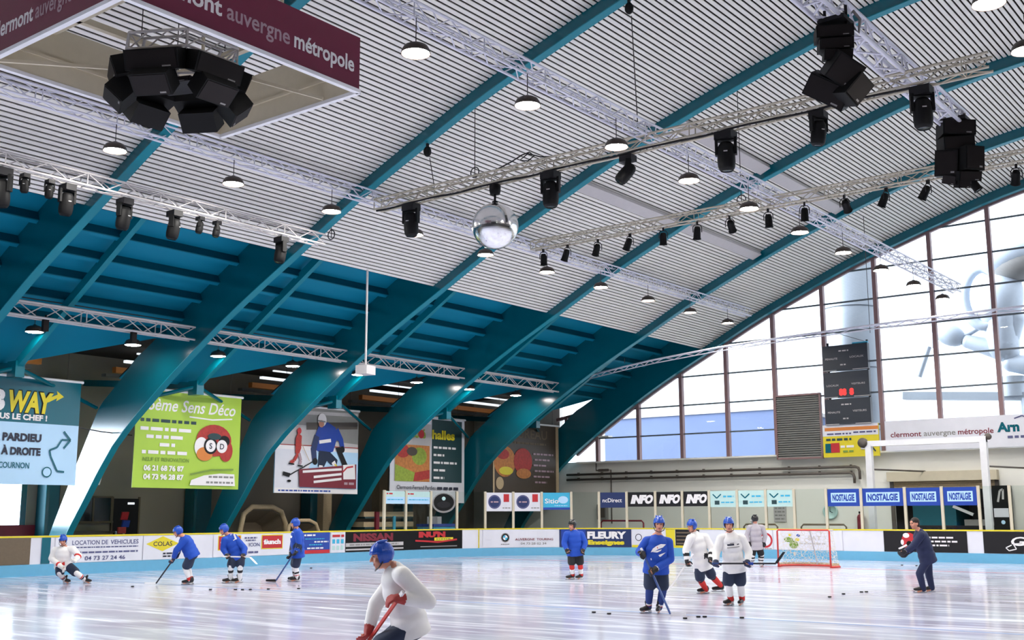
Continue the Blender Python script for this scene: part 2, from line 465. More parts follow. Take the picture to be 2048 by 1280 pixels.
for k, (y, lb) in enumerate(zip(RIBS, RIBL)):
    t = thing('arch_rib', lb, 'roof rib', (-37.8, y, 0)); o = V((37.8, 0, 0)); mb = MB(); n = len(IN)
    vs = []
    for (xi, zi), (xo, zo) in zip(IN, OU):
        for yy in (-0.07, 0.07): vs += [V((xi, yy, zi)) + o, V((xo, yy, zo)) + o]
    fs = []
    for i in range(n - 1):
        a, b = 4 * i, 4 * i + 4
        fs += [(a, b, b + 1, a + 1), (a + 2, a + 3, b + 3, b + 2), (a + 1, b + 1, b + 3, a + 3)]
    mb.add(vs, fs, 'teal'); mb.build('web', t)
    mb = MB(); vs = []; fs = []
    for i, (xi, zi) in enumerate(IN):
        p, q = IN[max(0, i - 1)], IN[min(n - 1, i + 1)]; d = V((q[0] - p[0], 0, q[1] - p[1])).normalized(); nn = V((-d.z, 0, d.x)) * 0.03
        c = V((xi, 0, zi)) + o
        vs += [c + V((0, -0.13, 0)) - nn, c + V((0, 0.13, 0)) - nn, c + V((0, 0.13, 0)), c + V((0, -0.13, 0))]
        if i: a = 4 * i - 4; b = 4 * i; fs += [(a + j, b + j, b + (j + 1) % 4, a + (j + 1) % 4) for j in range(4)]
    mb.add(vs, fs, 'teal_lit'); mb.build('bottom_flange', t)
    mb = MB(); mb.box((0.0, 0, 0.02), (1.6, 0.6, 0.1), 'teal'); mb.build('base_plate', t)

# ---- floor, ice, walls
mb = MB(); mb.quad((XWL - 0.3, YB, -0.06), (XR + 0.3, YB, -0.06), (XR + 0.3, YW + 7, -0.06), (XWL - 0.3, YW + 7, -0.06), 'concrete'); struct(mb.build('floor'))
BX, BY, BR = -32.0, 42.7, 8.0
def board(s):                                    # (x, y, normal) along the rink boards; s grows to the right in view
    if s < BY - BR: return V((BX, s, 0)), V((1, 0, 0))
    a = (s - BY + BR) / BR
    if a < pi / 2: return V((BX + BR - BR * cos(a), BY - BR + BR * sin(a), 0)), V((cos(a), -sin(a), 0))
    return V((BX + BR + s - (BY - BR) - BR * pi / 2, BY, 0)), V((0, -1, 0))
SEND = BY - BR + BR * pi / 2 + 30
def srange(s0, s1, st=0.45):
    n = max(1, int((s1 - s0) / st + 0.999)); return [s0 + (s1 - s0) * i / n for i in range(n + 1)]
mb = MB(); ring = [tuple(board(s)[0]) for s in srange(YB, SEND, 0.6)] + [(6, YB, 0)]
mb.add(ring, [tuple(range(len(ring) - 1, -1, -1))], 'ice'); ice = struct(mb.build('floor_ice'))
mb = MB(); mb.b2((BX, 17.96, 0.001), (5, 18.06, 0.003), 'ice_blue'); mb.b2((-30.8, 35.97, 0.001), (5, 36.03, 0.003), 'sock_red'); mb.build('ice_line', ice)

def wall(name, boxes, m): 
    b = MB()
    for a, c in boxes: b.b2(a, c, m)
    return struct(b.build(name))
G0, G1, GH = -17.1, -12.8, 3.45
we = wall('wall_end', [((XWL, YW, -0.05), (G0, YW + 0.3, 4.42)), ((G0, YW, GH), (G1, YW + 0.3, 4.42)), ((G1, YW, -0.05), (XR, YW + 0.3, 4.42)),
                       ((XWL, YW, 4.42), (-34.6, YW + 0.3, 8.1))], 'wall_white')
wl = wall('wall_left', [((XWL - 0.3, 22.5, -0.05), (XWL, YW + 0.3, 8.1)), ((XWL - 0.3, 13, 5.2), (XWL, 22.5, 8.1)), ((XWL - 0.3, YB, -0.05), (XWL, 13, 8.1)), ((XWL - 0.3, 13, -0.05), (XWL, 22.5, 0.3))], 'wall_dark')
wall('wall_right', [((XR, YB, -0.05), (XR + 0.3, YW + 0.3, 16))], 'wall_stand')
wall('wall_back', [((XWL, YB - 0.3, -0.05), (XR, YB, 16))], 'wall_stand')
wall('wall_garage', [((G0 - 1.5, YW + 2.9, -0.05), (G1 + 1.5, YW + 3.2, 4)), ((G0 - 1.8, YW + 0.3, -0.05), (G0 - 1.5, YW + 3.2, 4)), ((G1 + 1.5, YW + 0.3, -0.05), (G1 + 1.8, YW + 3.2, 4)), ((G0 - 1.8, YW + 0.3, 4), (G1 + 1.8, YW + 3.2, 4.2))], 'grey')

# ---- glazed gable
def gable(name, x0, x1, zs, sill, mull, top, y=48.3):
    w = struct(MB().build(name)); mb = MB(); n = 60; vs = []
    for i in range(n + 1):
        x = x0 + (x1 - x0) * i / n; vs += [(x, y + 0.06, sill), (x, y + 0.06, max(sill + 0.01, top(x)))]
    mb.add(vs, [(2 * i, 2 * i + 2, 2 * i + 3, 2 * i + 1) for i in range(n)], 'window_glass'); mb.build('pane', w)
    for x in mull:
        b = MB(); b.b2((x - 0.085, y - 0.12, sill), (x + 0.085, y + 0.1, top(x)), 'mullion'); b.build('mullion', w)
    for z in zs:
        xa = next((x0 + (x1 - x0) * i / 400 for i in range(401) if top(x0 + (x1 - x0) * i / 400) > z), None)
        xb = next((x1 - (x1 - x0) * i / 400 for i in range(401) if top(x1 - (x1 - x0) * i / 400) > z), None)
        if xa is None: continue
        b = MB(); b.b2((xa, y - 0.03, z - 0.035), (xb, y + 0.05, z + 0.035), 'transom'); b.build('transom', w)
    b = MB()
    for i in range(n):
        xa, xb = x0 + (x1 - x0) * i / n, x0 + (x1 - x0) * (i + 1) / n
        b.bar((xa, y, top(xa)), (xb, y, top(xb)), 0.16, 0.16, 'mullion')
    b.b2((x0, y - 0.1, sill - 0.08), (x1, y + 0.3, sill), 'wall_white'); b.build('window_frame', w)
    return w
gable('window_1', -33.3, XR, [5.58, 6.97, 8.36, 9.78, 11.11, 12.48, 13.85, 15.2], 4.42, [-12.31 - 2.46 * i for i in range(9)] + [-12.31 + 2.46 * i for i in range(1, 16)], lambda x: arc_z(x) - 0.02)
w2 = gable('window_2', -34.55, -31.3, [], 5.7, [-33.9, -32.6], lambda x: 6.65 + 0.17 * (x + 34.55))
w3 = struct(MB().build('window_3'))              # tall glazed doors in the side wall
b = MB(); b.quad((XWL - 0.15, 13, 0.3), (XWL - 0.15, 22.5, 0.3), (XWL - 0.15, 22.5, 5.2), (XWL - 0.15, 13, 5.2), 'window_glass'); b.build('pane', w3)
for y, m, ww in ((13.1, 'teal', 0.2), (15.0, 'dark_red', 0.12), (16.9, 'teal', 0.12), (18.8, 'teal', 0.12), (20.8, 'mullion', 0.10), (22.35, 'teal', 0.22)):
    b = MB(); b.b2((XWL - 0.2, y - ww / 2, 0.3), (XWL + 0.02, y + ww / 2, 5.2), m); b.build('mullion', w3)
b = MB(); b.b2((XWL - 0.2, 13, 1.0), (XWL + 0.1, 23.8, 1.42), 'dark_red'); b.build('push_rail', w3)

# ---- outside: ground, low buildings, round silo, skater sculpture
mb = MB(); mb.quad((-160, -60, -0.3), (120, -60, -0.3), (120, 200, -0.3), (-160, 200, -0.3), 'asphalt'); struct(mb.build('ground'))
t = thing('warehouse', 'bluish flat-roofed building outside, low behind the end wall glazing', 'building', (-42, 84, -0.3))
b = MB(); b.b2((-10.3, -4, 0), (5.2, 6, 9.9), 'exterior'); b.build('wall', t)
b = MB(); b.b2((-10.5, -4.2, 9.9), (5.4, 6.2, 10.2), 'grey'); b.build('roof_edge', t)
b = MB(); b.b2((-4, -4.3, 0), (2, -4, 3.2), 'grey'); b.build('gate', t)
t = thing('silo', 'tall round silver tower outside the glazing behind the scoreboard', 'tower', (-20.4, 53.5, -0.3))
b = MB(); b.lathe([(1.3, 0), (1.3, 15.5), (1.25, 15.6), (0, 15.9)], 'silo_grey', 48); b.build('shell', t)
b = MB()
for z in (3, 6, 9, 12): b.lathe([(1.3, z), (1.34, z), (1.34, z + 0.08), (1.3, z + 0.08)], 'silo_grey', 48)
b.build('hoop', t)
t = thing('sculpture', 'giant silver sculpture of a crouching skater holding a stick, outside the right glazing', 'sculpture', (-13.45, 53.4, 7.2))
def sc(x, z): return V((x + 13, 0, z - 7.0))
b = MB(); b.ell(sc(-12.3, 13.15), (1.5, 1.3, 0.95), 'silver', Matrix.Rotation(-0.2, 3, 'Y'), 28, 18); b.ell(sc(-12.1, 12.75), (1.25, 1.1, 0.9), 'grey', None, 24, 14)
b.cap(sc(-12.6, 12.2), 0.55, sc(-12.8, 11.6), 0.6, 'silver'); b.build('head', t)
b = MB(); b.ell(sc(-12.9, 11.1), (1.0, 0.9, 1.5), 'silver', Matrix.Rotation(0.25, 3, 'Y'), 28, 18); b.cap(sc(-12.9, 10.2), 0.75, sc(-12.9, 9.0), 0.7, 'silver'); b.build('torso', t)
b = MB(); ring = [sc(-13.5, 11.3) + V((0.85 * cos(a), -0.35, 1.35 * sin(a))) for a in [2 * pi * i / 24 for i in range(25)]]; b.path(ring, 0.24, 'silver', 12); b.build('shoulder_guard', t)
b = MB(); b.cap(sc(-12.7, 8.7), 0.5, sc(-14.4, 9.35), 0.32, 'silver'); b.cap(sc(-13.6, 10.1), 0.12, sc(-14.7, 9.55), 0.12, 'silver'); b.ell(sc(-15.2, 9.75), (0.75, 0.5, 0.5), 'silver', Matrix.Rotation(0.5, 3, 'Y')); b.build('arm', t)
b = MB(); b.tube(sc(-15.85, 10.8), sc(-16.0, 9.2), 0.12, 'silver'); b.tube(sc(-16.2, 9.3), sc(-16.75, 7.9), 0.13, 'silver'); b.build('stick', t)
b = MB(); b.cap(sc(-12.3, 10.2), 0.42, sc(-12.8, 8.7), 0.4, 'silver'); b.cap(sc(-12.6, 8.2), 0.4, sc(-11.3, 7.9), 0.5, 'silver'); b.build('leg', t)
b = MB(); b.bar(sc(-17.5, 7.05), sc(-10.5, 6.55), 0.5, 0.36, 'silver'); b.tube(sc(-12, 6.6), sc(-12, -0.3), 0.35, 'silver'); b.tube(sc(-12.6, 7.6), sc(-12.6, 6.7), 0.5, 'silver'); b.build('plinth', t)

# ------------------------------------------------------------------ rink boards
H = 1.17
bt = tag(MB().build('rink_boards'), 'white rink boards with a yellow top rail and pale blue kick plate', 'rink boards')
def sweep(z0, z1, d, m, s0=YB, s1=SEND, thick=0.08):
    b = MB(); vs = []; ss = srange(s0, s1)
    for s in ss:
        p, n = board(s); q = p + n * d; r = q - n * thick
        vs += [q + V((0, 0, z0)), q + V((0, 0, z1)), r + V((0, 0, z1)), r + V((0, 0, z0))]
    fs = []
    for i in range(len(ss) - 1):
        a, c = 4 * i, 4 * i + 4; fs += [(a + j, c + j, c + (j + 1) % 4, a + (j + 1) % 4) for j in range(4)]
    b.add(vs, fs, m); return b
bt.data = sweep(0.0, 1.13, 0, 'board_white').mesh('rink_boards')
sweep(0.0, 0.34, 0.018, 'kick', thick=0.1).build('kick_plate', bt)
sweep(1.12, H, 0.02, 'yellow', thick=0.14).build('top_rail', bt)
class Curve:
    step = 0.4
    def __init__(s, s0, z0, d=0.0): s.s0 = s0; s.z0 = z0; s.d = d
    def __call__(s, u, v, d):
        p, n = board(s.s0 + u); return p + n * (s.d + d + 0.022) + V((0, 0, s.z0 + v))
def advert(s0, s1, label, base, z0=0.35, z1=1.11):
    """a printed panel fixed to the boards"""
    o = tag(sweep(z0, z1, 0.022, base, s0, s1, 0.01).build('advertising_panel'), label, 'advertising panel', None)
    return o, Print(Curve(s0, z0)), s1 - s0, z1 - z0
A, p, w, h = advert(14.5, 17.97, 'grey-brown advertising panel on the boards at the far left edge', 'tan_dark'); p.rect(0.05, 0.02, w - 0.05, h - 0.02, 'tan_dark'); p.build(A)
A, p, w, h = advert(18.32, 18.6, 'narrow teal panel on the boards just left of the white-jersey skater', 'kick'); p.rect(0, 0, w, h, 'teal'); p.build(A)
A, p, w, h = advert(18.75, 21.75, 'white vehicle-hire advertising panel with fine blue lettering', 'board_white')
p.text('LOCATION DE', 0.55, 0.53, 0.13, 'letter_navy', 1.22); p.text('VEHICULES', 1.86, 0.53, 0.13, 'letter_navy', 1.0); p.bars(0.6, 2.85, 0.43, 0.035, 'letter_navy', 3); p.bars(0.7, 2.85, 0.27, 0.05, 'letter_navy', 5); p.text('04 73 27 24 46', 1.0, 0.06, 0.12, 'letter_navy', 1.4); p.build(A)
A, p, w, h = advert(21.8, 24.3, 'white advertising panel with a yellow diamond logo', 'board_white')
p.poly([(0.1, 0.5), (0.72, 0.26), (1.35, 0.5), (0.72, 0.74)], 'yellow'); p.text('COLAS', 0.73, 0.43, 0.14, 'letter_dark', 0.72, 'C'); p.bars(0.75, 1.35, 0.16, 0.05, 'letter_dark', 8); p.bars(0.75, 1.25, 0.07, 0.05, 'letter_dark', 9); p.build(A)
A, p, w, h = advert(24.55, 28.45, 'white advertising panel with two red squares in script lettering', 'board_white')
for u in (0.18, 2.06):
    p.rect(u, 0.22, u + 0.98, 0.72, 'yellow'); p.rect(u + 0.03, 0.25, u + 0.95, 0.69, 'red'); p.text('flunch', u + 0.49, 0.4, 0.15, 'letter_white', 0.78, 'C', bold=0.012)
p.bars(1.3, 1.85, 0.6, 0.05, 'letter_navy', 4); p.bars(1.35, 1.8, 0.52, 0.04, 'letter_navy', 14); p.text('ICON', 1.5, 0.33, 0.12, 'letter_navy', 0.48); p.bars(1.2, 1.95, 0.1, 0.06, 'letter_navy', 6); p.build(A)
A, p, w, h = advert(28.56, 29.9, 'blue advertising panel with white lines and a red foot strip', 'blue')
p.rect(0, 0.0, w, 0.13, 'red'); p.bars(0.05, 0.6, 0.64, 0.06, 'letter_white', 1); p.bars(0.1, 1.05, 0.52, 0.03, 'cyan', 2); p.bars(0.55, 1.25, 0.4, 0.05, 'letter_white', 3); p.bars(0.3, 0.95, 0.3, 0.04, 'cyan', 4); p.bars(0.2, 1.0, 0.17, 0.05, 'letter_white', 5); p.build(A)
A, p, w, h = advert(29.95, 30.68, 'small white panel with a grid of blue and green squares', 'board_white')
for i in range(3):
    for j in range(2): p.rect(0.07 + 0.22 * i, 0.1 + 0.24 * j, 0.21 + 0.22 * i, 0.26 + 0.24 * j, 'cyan' if j else 'pale_teal')
p.bars(0.06, 0.66, 0.58, 0.09, 'red', 2); p.build(A)
A, p, w, h = advert(30.72, 37.2, 'long black advertising panel with dark red and yellow lettering', 'black')
p.text('NISSAN', 0.4, 0.42, 0.26, 'dark_red', 2.2, bold=0.02); p.rect(0, 0.2, 3.2, 0.34, 'grey_light'); p.bars(0.2, 2.9, 0.24, 0.06, 'grey', 2); p.rect(0, 0.06, 3.2, 0.12, 'grey_light')
p.text("INU'N", 4.1, 0.5, 0.2, 'red', 1.5, bold=0.02); p.line([(3.9, 0.36), (4.7, 0.32), (5.2, 0.28), (6.2, 0.38)], 0.07, 'red'); p.rect(5.0, 0.34, 6.0, 0.47, 'yellow'); p.bars(5.1, 5.9, 0.38, 0.05, 'olive', 4); p.rect(4.2, 0.09, 6.2, 0.13, 'grey'); p.build(A)
A, p, w, h = advert(38.2, 41.5, 'white advertising panel with a round blue and white car badge', 'board_white')
c = (1.05, 0.42); p.disc(*c, 0.2, 'black'); p.disc(*c, 0.185, 'letter_white'); p.disc(*c, 0.175, 'black'); p.disc(*c, 0.11, 'letter_white')
for a in (0, pi): p.disc(*c, 0.108, 'letter_white', a0=a, a1=a + pi / 2); p.disc(*c, 0.108, 'cyan', a0=a + pi / 2, a1=a + pi)
p.bars(0.85, 1.25, 0.13, 0.03, 'grey', 3); p.text('AUVERGNE', 1.5, 0.3, 0.09, 'dark_red', 0.88); p.text('TOURING', 2.47, 0.3, 0.09, 'dark_red', 0.73); p.text('04 73 28 02 34', 1.75, 0.12, 0.09, 'grey', 1.15); p.build(A)
A, p, w, h = advert(41.68, 44.84, 'dark blue advertising panel with large white and yellow lettering', 'navy')
p.rect(0.08, 0, 1.15, h, 'royal'); p.rect(0.5, 0.08, 0.62, 0.6, 'pale_blue'); p.rect(0.3, 0.55, 0.85, 0.64, 'pale_blue')
p.text('FLEURY', 1.22, 0.38, 0.27, 'letter_white', 1.72, bold=0.02); p.text('Enseignes', 1.25, 0.12, 0.17, 'yellow', 1.6, bold=0.015); p.build(A)
A, p, w, h = advert(44.87, 48.0, 'white and yellow advertising panel behind the blue-jersey player', 'board_white')
p.rect(0, 0, w, 0.1, 'yellow'); p.disc(0.3, 0.42, 0.15, 'letter_dark'); p.disc(0.3, 0.42, 0.12, 'board_white'); p.rect(1.55, 0.1, 1.98, h, 'yellow'); p.rect(2.0, 0.1, w, h, 'black2')
for i in range(4): p.rect(2.05, 0.15 + 0.15 * i, w, 0.21 + 0.15 * i, 'tan_dark')
p.build(A)
A, p, w, h = advert(50.3, 51.3, 'white panel with a red ring logo beside the goal', 'board_white'); p.disc(0.7, 0.36, 0.3, 'red'); p.disc(0.7, 0.36, 0.22, 'board_white'); p.bars(0.5, 0.75, 0.4, 0.05, 'red', 2); p.bars(0.5, 0.95, 0.02, 0.03, 'grey', 4); p.build(A)
A, p, w, h = advert(51.35, 54.2, 'white panel with green splashes seen through the goal', 'board_white')
p.disc(0.6, 0.4, 0.16, 'olive', 0.1); p.disc(0.85, 0.2, 0.19, 'olive', 0.15); p.disc(0.75, 0.33, 0.08, 'olive', 0.14); p.disc(1.05, 0.56, 0.08, 'blue', 0.05); p.disc(1.0, 0.4, 0.1, 'yellow', 0.06); p.disc(0.7, 0.58, 0.06, 'yellow', 0.05)
p.text('SAT', 1.45, 0.38, 0.16, 'grey_light', 0.55); p.bars(1.1, 2.2, 0.22, 0.06, 'grey_light', 7); p.build(A)
A, p, w, h = advert(55.81, 58.85, 'black advertising panel with a red and white emblem behind the skating coach', 'black2')
p.disc(0.95, 0.4, 0.28, 'red', 0.3); p.disc(0.85, 0.6, 0.12, 'letter_white', 0.09); p.line([(0.55, 0.1), (1.2, 0.42)], 0.07, 'letter_white'); p.disc(0.95, 0.3, 0.1, 'black'); p.disc(0.7, 0.35, 0.06, 'letter_white', 0.1)
for i, (e, v) in enumerate(((2.6, 0.5), (2.7, 0.36), (2.4, 0.22))): p.bars(1.5, e, v, 0.06, 'letter_white', 20 + i)
p.build(A)
A, p, w, h = advert(59.41, 63.5, 'dark panel with white script lettering on the boards at the right edge', 'black2')
p.text('Gui', 0.9, 0.28, 0.3, 'letter_white', 1.0, sl=0.25); p.line([(0.95, 0.3), (0.75, 0.2), (0.85, 0.1), (1.1, 0.16), (1.0, 0.34), (1.7, 0.36)], 0.035, 'letter_white'); p.build(A)
b = MB(); q, n = board(38.01); b.bar(q + n * 0.02 + V((0, 0, 0.35)), q + n * 0.02 + V((0, 0, 1.12)), 0.05, 0.02, 'yellow', V((0, 1, 0))); b.build('joint_strip', bt)

# ------------------------------------------------------------------ rink glass with stickers
PS = [32.86, 34.11, 35.58, 36.96, 38.34, 39.64, 40.92, 42.22, 43.43, 44.65, 45.94, 47.2, 48.48, 49.77, 51.04, 52.26, 53.6, 55.0, 56.68, 58.04, 59.34, 60.4, 61.8, 63.2]
GT = 2.72
def s_green(p, w, h):
    p.rect(0, 0, w, h, 'pale_blue'); p.rect(0, h * 0.55, w, h, 'pale_teal'); p.bars(0.05, 0.4, h * 0.75, 0.06, 'red', 1); p.bars(0.1, w - 0.1, h * 0.3, 0.04, 'cyan', 2)
def s_oval(p, w, h):
    p.disc(w / 2, h / 2, 0.62, 'grey', 0.42); p.disc(w / 2, h / 2 + 0.02, 0.54, 'black', 0.36); p.disc(w / 2, h * 0.7, 0.1, 'pale_teal', 0.08); p.disc(w / 2, h * 0.42, 0.36, 'black2', 0.14)
def s_round(p, w, h):
    p.rect(0, 0, w, h, 'board_white'); p.disc(0.38, h * 0.5, 0.3, 'letter_navy'); p.disc(0.38, h * 0.5, 0.24, 'navy'); p.bars(0.2, 0.56, h * 0.46, 0.06, 'letter_grey', 1); p.rect(0.8, h * 0.5, 1.05, h * 0.92, 'red'); p.bars(0.75, 1.1, h * 0.15, 0.04, 'grey', 3)
def s_cyan(p, w, h):
    p.rect(0, 0, w, h, 'cyan'); p.rect(0, 0, w, 0.1, 'blue'); p.text('Sitio', 0.08, h * 0.38, 0.2, 'letter_white', 0.6); p.disc(w - 0.3, h * 0.58, 0.22, 'pale_blue', 0.16); p.bars(0.5, w - 0.1, h * 0.22, 0.03, 'pale_blue', 3)
def s_navy(p, w, h):
    p.rect(0, 0, w, h, 'navy'); p.text('ncDirect', 0.1, h * 0.36, 0.17, 'letter_white', w - 0.25)
def s_info(p, w, h):
    p.rect(0, 0, w, h, 'black2'); p.text('INFO', 0.12, h * 0.25, h * 0.52, 'letter_white', w - 0.2, sl=0.25, bold=0.03)
def s_teal(p, w, h):
    p.rect(0, 0, w, h, 'pale_teal'); p.rect(0.2, h * 0.15, 0.42, h * 0.4, 'green_dark'); p.line([(0.12, h * 0.8), (0.3, h * 0.55), (0.5, h * 0.8)], 0.05, 'teal'); p.bars(0.6, w - 0.1, h * 0.6, 0.07, 'cyan', 3); p.bars(0.5, w - 0.1, h * 0.25, 0.05, 'cyan', 5)
def s_nost(p, w, h):
    p.rect(0, 0, w, h, 'royal'); p.rect(0.14, h * 0.22, w - 0.14, h * 0.78, 'pale_blue'); p.text('NOSTALGIE', w / 2, h * 0.32, h * 0.36, 'royal', w - 0.4, 'C', bold=0.012)
STK = {0: (s_green, 0.50), 1: (s_green, 0.50), 2: (s_oval, 0.9), 4: (s_round, 0.8), 5: (s_round, 0.8), 6: (s_cyan, 0.74), 8: (s_navy, 0.66), 9: (s_info, 0.62), 10: (s_info, 0.62), 11: (s_info, 0.62),
       12: (s_teal, 0.66), 13: (s_teal, 0.66), 14: (s_teal, 0.66), 16: (s_nost, 0.66), 17: (s_nost, 0.66), 18: (s_nost, 0.66), 19: (s_nost, 0.66)}
GL = ['clear rink glass panel with a pale green and blue sticker, first of all panels', 'clear rink glass panel with a pale green and blue sticker, left of the black oval',
      'clear rink glass panel with a black oval sticker', 'bare clear rink glass panel between the black oval and the round purple logos',
      'clear rink glass panel with a round purple logo, left one of two', 'clear rink glass panel with a round purple logo, right one of two',
      'clear rink glass panel with a cyan sticker', 'bare clear rink glass panel between the cyan and navy stickers', 'clear rink glass panel with a navy sticker',
      'clear rink glass panel with a black lettered sticker, next to the navy one', 'clear rink glass panel with the middle of three black lettered stickers', 'clear rink glass panel with a black lettered sticker, next to the pale teal ones',
      'clear rink glass panel with a pale teal sticker, left of three', 'clear rink glass panel with a pale teal sticker, middle of three', 'clear rink glass panel with a pale teal sticker, right of three',
      'bare clear rink glass panel above the goal\'s right post', 'clear rink glass panel with a royal blue sticker, first of four', 'clear rink glass panel with a royal blue sticker, second of four',
      'clear rink glass panel with a royal blue sticker, third of four', 'clear rink glass panel with a royal blue sticker, last of four', 'bare clear rink glass panel right of the royal blue stickers', 'bare clear rink glass panel at the right frame edge', 'bare clear rink glass panel beyond the right frame edge']
for i in range(len(PS) - 1):
    s0, s1 = PS[i], PS[i + 1]; t = thing('glass_panel', GL[i], 'rink glass', tuple(board((s0 + s1) / 2)[0] + V((0, 0, H))))
    org = V(t.location); b = MB(); vs = []; ss = srange(s0 + 0.04, s1 - 0.04, 0.5)
    for s in ss:
        q, n = board(s); q = q - n * 0.05 - org
        vs += [q + V((0, 0, H)), q + V((0, 0, GT))]
    b.add(vs, [(2 * j, 2 * j + 2, 2 * j + 3, 2 * j + 1) for j in range(len(ss) - 1)], 'rink_glass'); b.build('pane', t)
    b = MB(); q, n = board(s0); q = q - n * 0.05 - org; b.bar(q + V((0, 0, H)), q + V((0, 0, GT + 0.02)), 0.1, 0.09, 'cream', n); b.build('post', t)
    if i in STK:
        f, hh = STK[i]; w = s1 - s0 - 0.12
        class GS(Curve):
            def __call__(s, u, v, d): return Curve.__call__(s, u, v, d) - org
        p = Print(GS(s0 + 0.06, GT - hh - 0.02, -0.065)); f(p, w, hh)
        if p.g.v: p.g.build('sticker', t)
        for q in p.t: q.build('lettering', t)
# ------------------------------------------------------------------ trusses
def truss(name, label, p, q, w, h, m, r=0.025, step=0.5, group=None, cat='truss'):
    p = V(p); q = V(q); d = (q - p).normalized(); L = (q - p).length
    x = d.cross(V((0, 0, 1))).normalized(); u = V((0, 0, 1))
    mid = (p + q) / 2; t = thing(name, label, cat, tuple(mid), 0, group)
    cs = [x * (i * w / 2) + u * (j * h / 2) for i, j in ((-1, -1), (1, -1), (1, 1), (-1, 1))]
    for c in cs:
        b = MB(); b.tube(p - mid + c, q - mid + c, r, m, 8); b.build('chord', t)
    b = MB(); n = max(2, int(L / step)); rr = r * 0.5
    for i in range(n):
        a = p - mid + d * (L * i / n); e = p - mid + d * (L * (i + 1) / n)
        for k in range(4):
            c0, c1 = cs[k], cs[(k + 1) % 4]
            b.tube(a + (c0 if i % 2 else c1), e + (c1 if i % 2 else c0), rr, m, 5, caps=False)
            if i % 4 == 0: b.tube(a + c0, a + c1, rr, m, 5, caps=False)
    b.build('lattice', t); return t
truss('roof_truss', 'long lilac-white lattice truss crossing lowest under the slatted ceiling, behind the mirror ball', (-22.36, 2, 10.75), (-22.36, 46.2, 10.75), 0.3, 0.32, 'alu', 0.03)
truss('roof_truss', 'long lilac-white lattice truss crossing the middle of the slatted ceiling', (-13.3, 6, 10.8), (-13.3, 46.7, 10.8), 0.32, 0.32, 'alu', 0.03)
truss('roof_truss', 'wide pale lattice truss at the upper right, carrying the two black speaker stacks', (-7.25, 12, 10.85), (-7.25, 26.6, 10.85), 0.42, 0.36, 'alu', 0.045)
t = truss('light_truss', 'cream lattice truss carrying the mirror ball and moving heads', (-22.2, 22.3, 10.5), (-5.4, 22.3, 10.5), 0.3, 0.3, 'alu_warm', 0.03)
b = MB(); b.path([(-8.3 + 0.35 * i, -0.15 + 0.01 * sin(i * 1.7), -0.205 - 0.018 * sin(i * 0.9)) for i in range(45)], 0.026, 'black2', 6); b.build('power_cable', t)
truss('light_truss', 'cream lattice truss carrying the row of small par spotlights', (-21.8, 29.2, 10.55), (-4.5, 29.2, 10.55), 0.28, 0.28, 'alu_warm', 0.026)
truss('light_truss', 'pale lattice truss along the lower ceiling edge at the left', (-23.65, 6, 9.55), (-23.65, 21.5, 9.55), 0.29, 0.29, 'grey_light', 0.03)
for k, (y0, y1) in enumerate(zip(RIBS[:-1], RIBS[1:])):
    if k > 3: break
    truss('side_truss', 'short pale lattice truss under the teal side roof, %s bay from the left' % ORD[k], (-30.0, y0 + 0.15, 7.5), (-30.0, y1 - 0.15, 7.5), 0.3, 0.4, 'grey_light', 0.035, 0.6, 'short trusses under the side roof')
bow = [(-29.6, 8.15), (-27.6, 8.42), (-26, 8.6), (-22.9, 8.85), (-19.8, 9.0), (-16, 9.12), (-13, 9.2), (-9, 9.25), (-4, 9.2)]
t = thing('curtain_rail', 'slender bowed lattice rail hanging across the glazed end wall', 'rail', (-16, 44, 8.6)); o = V((16, -44, -8.6))
for dz, r in ((0.08, 0.045), (-0.08, 0.025)):
    b = MB(); b.path([V((x, 44, z + dz)) + o for x, z in bow], r, 'alu'); b.build('chord', t)
b = MB()
for (xa, za), (xb, zb) in zip(bow, bow[1:]):
    n = 6
    for i in range(n):
        f = i / n; g = (i + 1) / n; s = 0.08 if i % 2 else -0.08
        b.tube(V((xa + (xb - xa) * f, 44, za + (zb - za) * f + s)) + o, V((xa + (xb - xa) * g, 44, za + (zb - za) * g - s)) + o, 0.02, 'alu', 5)
b.build('lattice', t)
for x in (-27.6, -16, -6):
    b = MB(); b.tube(V((x, 44, 8.9)) + o, V((x, 44, arc_z(x) + 0.35)) + o, 0.012, 'cable', 5); b.build('cable', t)

# ---- white service ducts under the ceiling
for x, ya, yb, lb in ((-19.75, 28.9, 35.1, 'white duct strip under the ceiling beside the lower roof truss, nearer piece'), (-19.75, 35.6, 41.8, 'white duct strip under the ceiling beside the lower roof truss, farther piece'),
                      (-16.15, 28.9, 35.1, 'white duct strip high under the ceiling, nearer piece'), (-16.15, 35.6, 41.8, 'white duct strip high under the ceiling, farther piece')):
    b = MB(); z = arc_z(x) + 0.22; b.box((0, 0, 0), (0.42, yb - ya, 0.16), 'grey_light', Matrix.Rotation(-0.42, 3, 'Y'))
    tag(b.build('ceiling_duct', None, (x, (ya + yb) / 2, z)), lb, 'duct')

